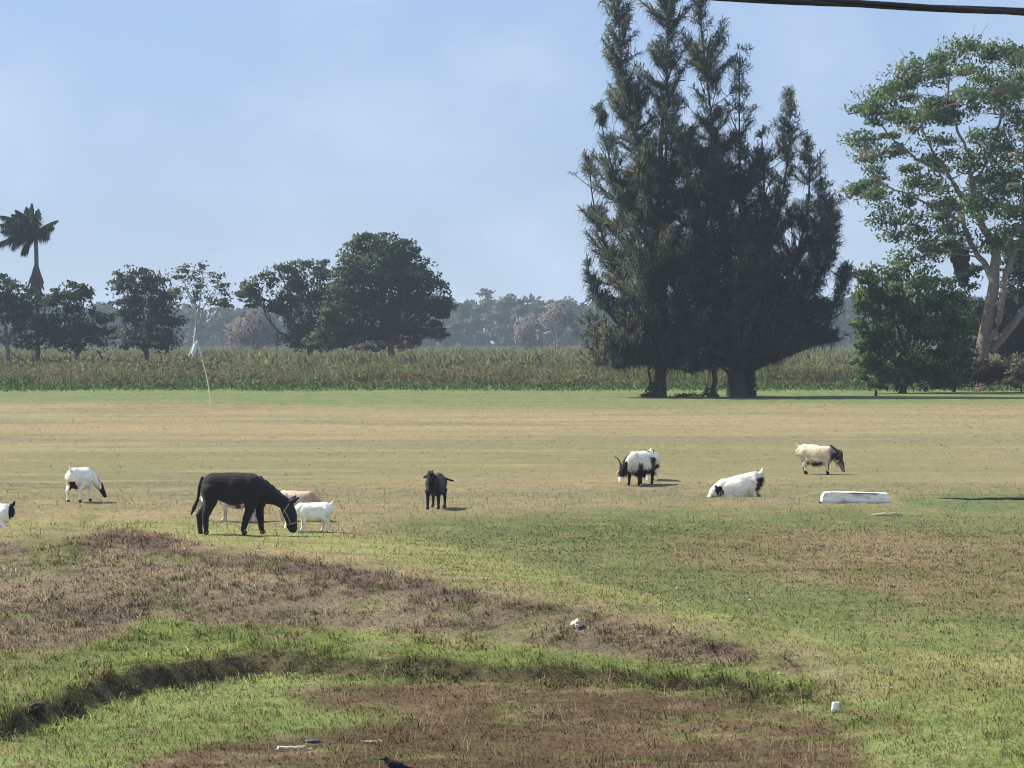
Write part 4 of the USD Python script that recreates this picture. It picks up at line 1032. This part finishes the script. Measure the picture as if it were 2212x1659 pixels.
def c_left(p):
    c = np.tile(WHITE, (len(p), 1))
    c = pick(p[:, 0] > .37, BROWN * .8, c)
    c = pick((p[:, 2] < .40) & (p[:, 0] < -.12) & (np.abs(p[:, 1]) < .07), BLACK * 1.5, c)
    return pick((p[:, 2] < .045), BLACK * 1.6, c)
goat('white goat with a dark brown head and neck grazing at far left', stand(172, 1084), 74, 1.0, c_left, 1, headyaw=-56, fur=(1500, .03), belly=.21)
def c_edge(p):
    c = pick(p[:, 0] < -.37, BLACK * 1.5, np.tile(WHITE, (len(p), 1)))
    return pick(p[:, 2] > .645, BLACK * 2, c)
goat('white goat with a black rump cut off by the left edge behind the bank', stand_y(-26, 49.2), 178, 1.0, c_edge, 2, fur=(1200, .04))
goat('black goat standing alone in the middle of the field, facing the camera', stand(941, 1099), 259, .98, lambda p: np.tile(BLACK, (len(p), 1)), 3, mat='dark_fur', neck_to=(.43, 0, .65), muzzle=(.56, 0, .50), belly=.19, fur=(900, .02), lat=.8, tail='out', horns=.07)
def c_spot(p):
    c = pick(blot(p, np.array([4.0, 3.0, 2.6]), .63, 31), BLACK * 1.3, np.tile(WHITE, (len(p), 1)))
    c = pick(p[:, 2] < .33, BLACK * 1.3, c)
    c = pick((p[:, 0] < -.10) & (p[:, 2] < .54) & (p[:, 1] > -.02), BLACK * 1.3, c)
    c = pick((p[:, 0] > .30) & blot(p, np.array([2.0, 9.0, 2.0]), .60, 37), BLACK * 1.3, np.where(((p[:, 0] > .28) & (p[:, 2] > .22))[:, None], WHITE, c))
    c = pick((p[:, 0] > .50) & (p[:, 2] > .17), BLACK * 1.3, c)
    return pick((p[:, 0] > .50) & (p[:, 2] < .18), WHITE, c)
goat('shaggy white goat with black patches and legs and long horns facing left', stand(1382, 1047), 238, 1.1, c_spot, 4, fur=(5200, .085), horns=.25, curl=.8, headyaw=-16, neck_to=(.53, 0, .30), muzzle=(.62, 0, .06), belly=.22, beard=True)
def c_behind(p):
    c = pick(blot(p, 3.2, .50, 51), BROWN * .7, np.tile(WHITE, (len(p), 1)))
    return c
goat('brown and white goat mostly hidden behind the shaggy spotted goat', stand(1404, 1037), 98, 1.0, c_behind, 5, fur=(1800, .06))
def c_half(p):
    c = np.tile(WHITE, (len(p), 1))
    nz_ = (meshkit.fbm(p * 14, 3, 61) - .5)
    c = pick(((p[:, 0] - .36) / .075) ** 2 + ((p[:, 2] - .47) / .12) ** 2 + nz_ * 2.2 < 1, BLACK * 1.3, c)
    c = pick(((p[:, 0] - .47) / .05) ** 2 + ((p[:, 2] - .34) / .07) ** 2 + nz_ * 2.2 < 1, BLACK * 1.3, c)
    c = pick((p[:, 0] + nz_ * .1 < -.29) & (p[:, 2] < .55), BLACK, c)
    return pick((p[:, 0] > .52) & (p[:, 2] < .30), BLACK * 1.4, c)
goat('white woolly goat with two black patches half sunk behind a grassy rise', stand_y(1598, 58.3) - [0, 0, .15], 187, 1.18, c_half, 6, fur=(4200, .06), neck_to=(.50, 0, .36), muzzle=(.60, 0, .13), belly=.235, pitch=12)
def c_cream(p):
    c = np.tile(CREAM, (len(p), 1))
    c = pick((p[:, 0] > .30), lin(186, 168, 158) * .7, c)
    c = pick((p[:, 0] > .34) & blot(p, 9, .55, 71), BROWN, c)
    c = pick((p[:, 2] > .635) & (p[:, 0] > .02), BLACK * 1.6, c)
    c = pick((p[:, 0] > .22) & (p[:, 0] < .50) & (p[:, 2] > .53 - .83 * (p[:, 0] - .27) + .122), BLACK * 1.6, c)
    c = pick((np.abs(p[:, 0] - .36) < .022) & (p[:, 2] < .50), BROWN * .8, c)
    c = pick((p[:, 0] > .49) & (p[:, 2] > .33 - 2.7 * (p[:, 0] - .50) + .10), lin(104, 86, 76) * .6, c)
    c = pick((p[:, 2] < .29) & (p[:, 0] < .14) & (p[:, 0] > -.20), BLACK * 1.4, c)
    c = pick((p[:, 1] > .02) & (p[:, 2] < .36) & (p[:, 0] < .36), BLACK * 1.4, c)
    return pick((p[:, 2] < .08) & (p[:, 0] < .36), BLACK * 1.4, c)
goat('cream goat with black mane and black belly grazing at far right', stand(1766, 1025), -20, 1.05, c_cream, 7, fur=(4200, .07), horns=.26, neck_to=(.50, 0, .33), muzzle=(.60, 0, .06), beard=True, belly=.215)
def c_pale(p): return pick(blot(p, 4, .60, 81), BROWN * 1.3, np.tile(lin(222, 206, 192) * .8, (len(p), 1)))
goat('pale goat behind the belly of the black donkey with its head at left', stand(513, 1128), 182, 1.0, c_pale, 8, neck_to=(.60, 0, .42), muzzle=(.74, 0, .22))
def c_tan(p):
    t = np.clip((p[:, 0] + .25) / .6, 0, 1)[:, None]
    return lin(244, 226, 196) * .85 * (1 - t) + lin(204, 174, 148) * .7 * t
goat('cream and tan goat between the black donkey and the white kid', stand(640, 1126), 8, .80, c_tan, 9, fur=(900, .03))
goat('small all white kid grazing in front of the black donkey', stand(676, 1148), 192, .72, lambda p: np.tile(WHITE, (len(p), 1)), 10, fur=(900, .03), neck_to=(.54, 0, .30), muzzle=(.64, 0, .06))

# black donkey with a rope halter, built along the photograph's side view
S = .001197
dpos = stand(500, 1154)
donk = thing('donkey', 'black donkey with a pale rope halter grazing among the goats', 'donkey', dpos, 4)
def dz(x, z, y=0.0): return np.array([(x - 717) * S, y, (1042 - z) * S])
DB = []
def bone(a, ra, b, rb_, lat=1.0): DB.append((tuple(a), ra * S, tuple(b), rb_ * S))
bone(dz(480, 400), 165, dz(760, 420), 195); bone(dz(760, 440), 215, dz(960, 440), 190); bone(dz(960, 430), 195, dz(1030, 470), 165)
bone(dz(470, 330), 100, dz(980, 340), 105); bone(dz(400, 370), 80, dz(480, 420), 150); bone(dz(760, 480), 195, dz(620, 440), 175)
bone(dz(1040, 420), 140, dz(1200, 510), 105); bone(dz(1200, 510), 105, dz(1420, 640), 85); bone(dz(1060, 520), 120, dz(1130, 540), 85)
bone(dz(1440, 670), 92, dz(1485, 790), 92); bone(dz(1485, 780), 90, dz(1515, 950), 64); bone(dz(1495, 930), 60, dz(1520, 972), 60)
for (x0, x1, sg) in ((320, 380, 1), (300, 295, -1)):
    xs_ = 380 if sg > 0 else 297
    y0 = sg * -.12
    bone(dz(440, 470, y0 * .7), 130, dz(440, 620, y0), 85); bone(dz(440, 620, y0), 80, dz(xs_ - 5, 800, y0), 50); bone(dz(xs_ - 5, 800, y0), 48, dz(xs_, 950, y0), 36); bone(dz(xs_, 950, y0), 30, dz(xs_ + 6, 1015, y0), 34)
for (xa, xb, xc, sg) in ((960, 905, 872, 1), (1080, 1092, 1105, -1)):
    y0 = sg * -.11
    bone(dz(xa + 10, 560, y0 * .7), 110, dz(xa, 700, y0), 62); bone(dz(xa, 700, y0), 58, dz(xb, 850, y0), 48); bone(dz(xb, 850, y0), 46, dz(xc, 980, y0), 36); bone(dz(xc, 980, y0), 30, dz(xc + 14, 1018, y0), 36)
for sg, (ex, ez) in ((1, (1600, 560)), (-1, (1560, 545))):
    y0 = sg * -.08
    bone(dz(1480, 630, y0 * .6), 32, dz((1480 + ex) / 2, (630 + ez) / 2 + 6, y0 * 1.3), 32); bone(dz((1480 + ex) / 2, (630 + ez) / 2 + 6, y0 * 1.3), 30, dz(ex, ez, y0 * 1.7), 10)
for a, b, c_, d_ in (((335, 310), 30, (295, 430), 24), ((295, 430), 22, (275, 580), 18), ((275, 580), 20, (225, 690), 26), ((225, 690), 28, (190, 775), 10)):
    bone(dz(*a), b, dz(*c_), d_)
mx = [(np.interp(k, [0, 9], [1100, 1450]), np.interp(k, [0, 3, 9], [282, 372, 572]) + 14 * (k % 2)) for k in range(10)]
for (a, b), (a2, b2) in zip(mx[:-1], mx[1:]): bone(dz(a, b + 10), 17, dz(a2, b2 + 10), 17)      # short standing mane
bone(dz(1090, 500), 130, dz(1270, 570), 92)
v, f = hull_body(DB, .024, .82, 8, .004, 5)
muz = np.clip((v[:, 0] - dz(1490, 0)[0]) / .06, 0, 1) * np.clip((.13 - v[:, 2]) / .06, 0, 1)
put('body', v, f, 'dark_fur', donk, col=np.tile(lin(44, 38, 39) * .58, (len(v), 1)) * (.8 + .5 * meshkit.fbm(v * 3, 3, 2)[:, None]) + muz[:, None] * .01)
hp = []
def ring(c, ax, ra, rb__, tilt=0.0):
    ax = np.array(ax, float); ax /= np.linalg.norm(ax)
    u = np.cross(ax, [0, 1.0, 0]); u /= np.linalg.norm(u)
    a = np.linspace(0, 2 * np.pi, 25)
    q = c + np.cos(a)[:, None] * u * ra + np.sin(a)[:, None] * np.array([0, 1.0, 0]) * rb__
    return tube(q, np.full(25, .011), 6)
hd_ = dz(1520, 960) - dz(1440, 670)
hp.append(ring(dz(1512, 905), hd_, .082, .066))
hp.append(ring(dz(1440, 690), dz(1500, 760) - dz(1420, 640) + np.array([.05, 0, .05]), .118, .088))
for sg in (1, -1):
    hp.append(tube(spline([dz(1400, 720, sg * .080), dz(1450, 800, sg * .086), dz(1485, 895, sg * .064)], 10), np.full(10, .010), 6))
v, f = join(hp)
put('halter', v, f, 'cloth', donk, col=np.tile(lin(206, 194, 168) * .7, (len(v), 1)))
for sg in (1, -1):
    s = trimesh.creation.icosphere(2, .016)
    put('eye', s.vertices + dz(1500, 750, sg * .072), s.faces, 'rubber', donk, col=np.tile(lin(24, 20, 18), (len(s.vertices), 1)))

# black bird at the bottom edge
bp_ = hit(852, 1676)
bird = thing('black_bird', 'glossy black bird standing on the mud at the bottom edge', 'bird', bp_, 172)
BB = [((.035, 0, .105), .042, (-.045, 0, .088), .040), ((-.045, 0, .088), .036, (-.12, 0, .070), .018), ((.05, 0, .115), .034, (.085, 0, .150), .022), ((.085, 0, .152), .024, (.097, 0, .153), .021), ((-.12, 0, .070), .016, (-.24, 0, .052), .012),
      ((.11, 0, .150), .010, (.142, 0, .143), .004)]
v, f = hull_body(BB, .006, .85, 6, .001, 3)
put('body', v, f, 'dark_fur', bird, col=np.tile(lin(30, 31, 36) * .6, (len(v), 1)))
for sg in (1, -1):
    lg = join([tube([[.0, sg * .02, .075], [.008, sg * .022, .04], [.0, sg * .022, .006]], [.006, .0035, .003], 6)] + [tube([[0, sg * .022, .006], [.022 * math.cos(a), sg * .022 + .022 * math.sin(a), .003]], [.003, .0018], 5) for a in (-.5, 0, .5, 3.14)])
    put('leg', lg[0], lg[1], 'rubber', bird, col=np.tile(lin(36, 34, 34) * .6, (len(lg[0]), 1)))
    s = trimesh.creation.icosphere(2, .004)
    put('eye', s.vertices + [.098, sg * .0175, .158], s.faces, 'rubber', bird, col=np.tile(lin(210, 200, 150), (len(s.vertices), 1)))

# ------------------------------------------------------------------ air
M['haze'] = usdkit.material(stage, '/World/Looks/haze', {'v': ('principled_volume', {'color': (0.74, 0.88, 1.0), 'density': 0.00026, 'anisotropy': 0.2})}, [], volume='v.volume')
hb = trimesh.creation.box((6400, 3400, 46))
hb.apply_translation((0, 1500, 23 - 2.2))
tag(put('haze', hb.vertices, hb.faces, 'haze', smooth=False), 'thin bluish haze hanging over the whole field', 'haze', kind='stuff')
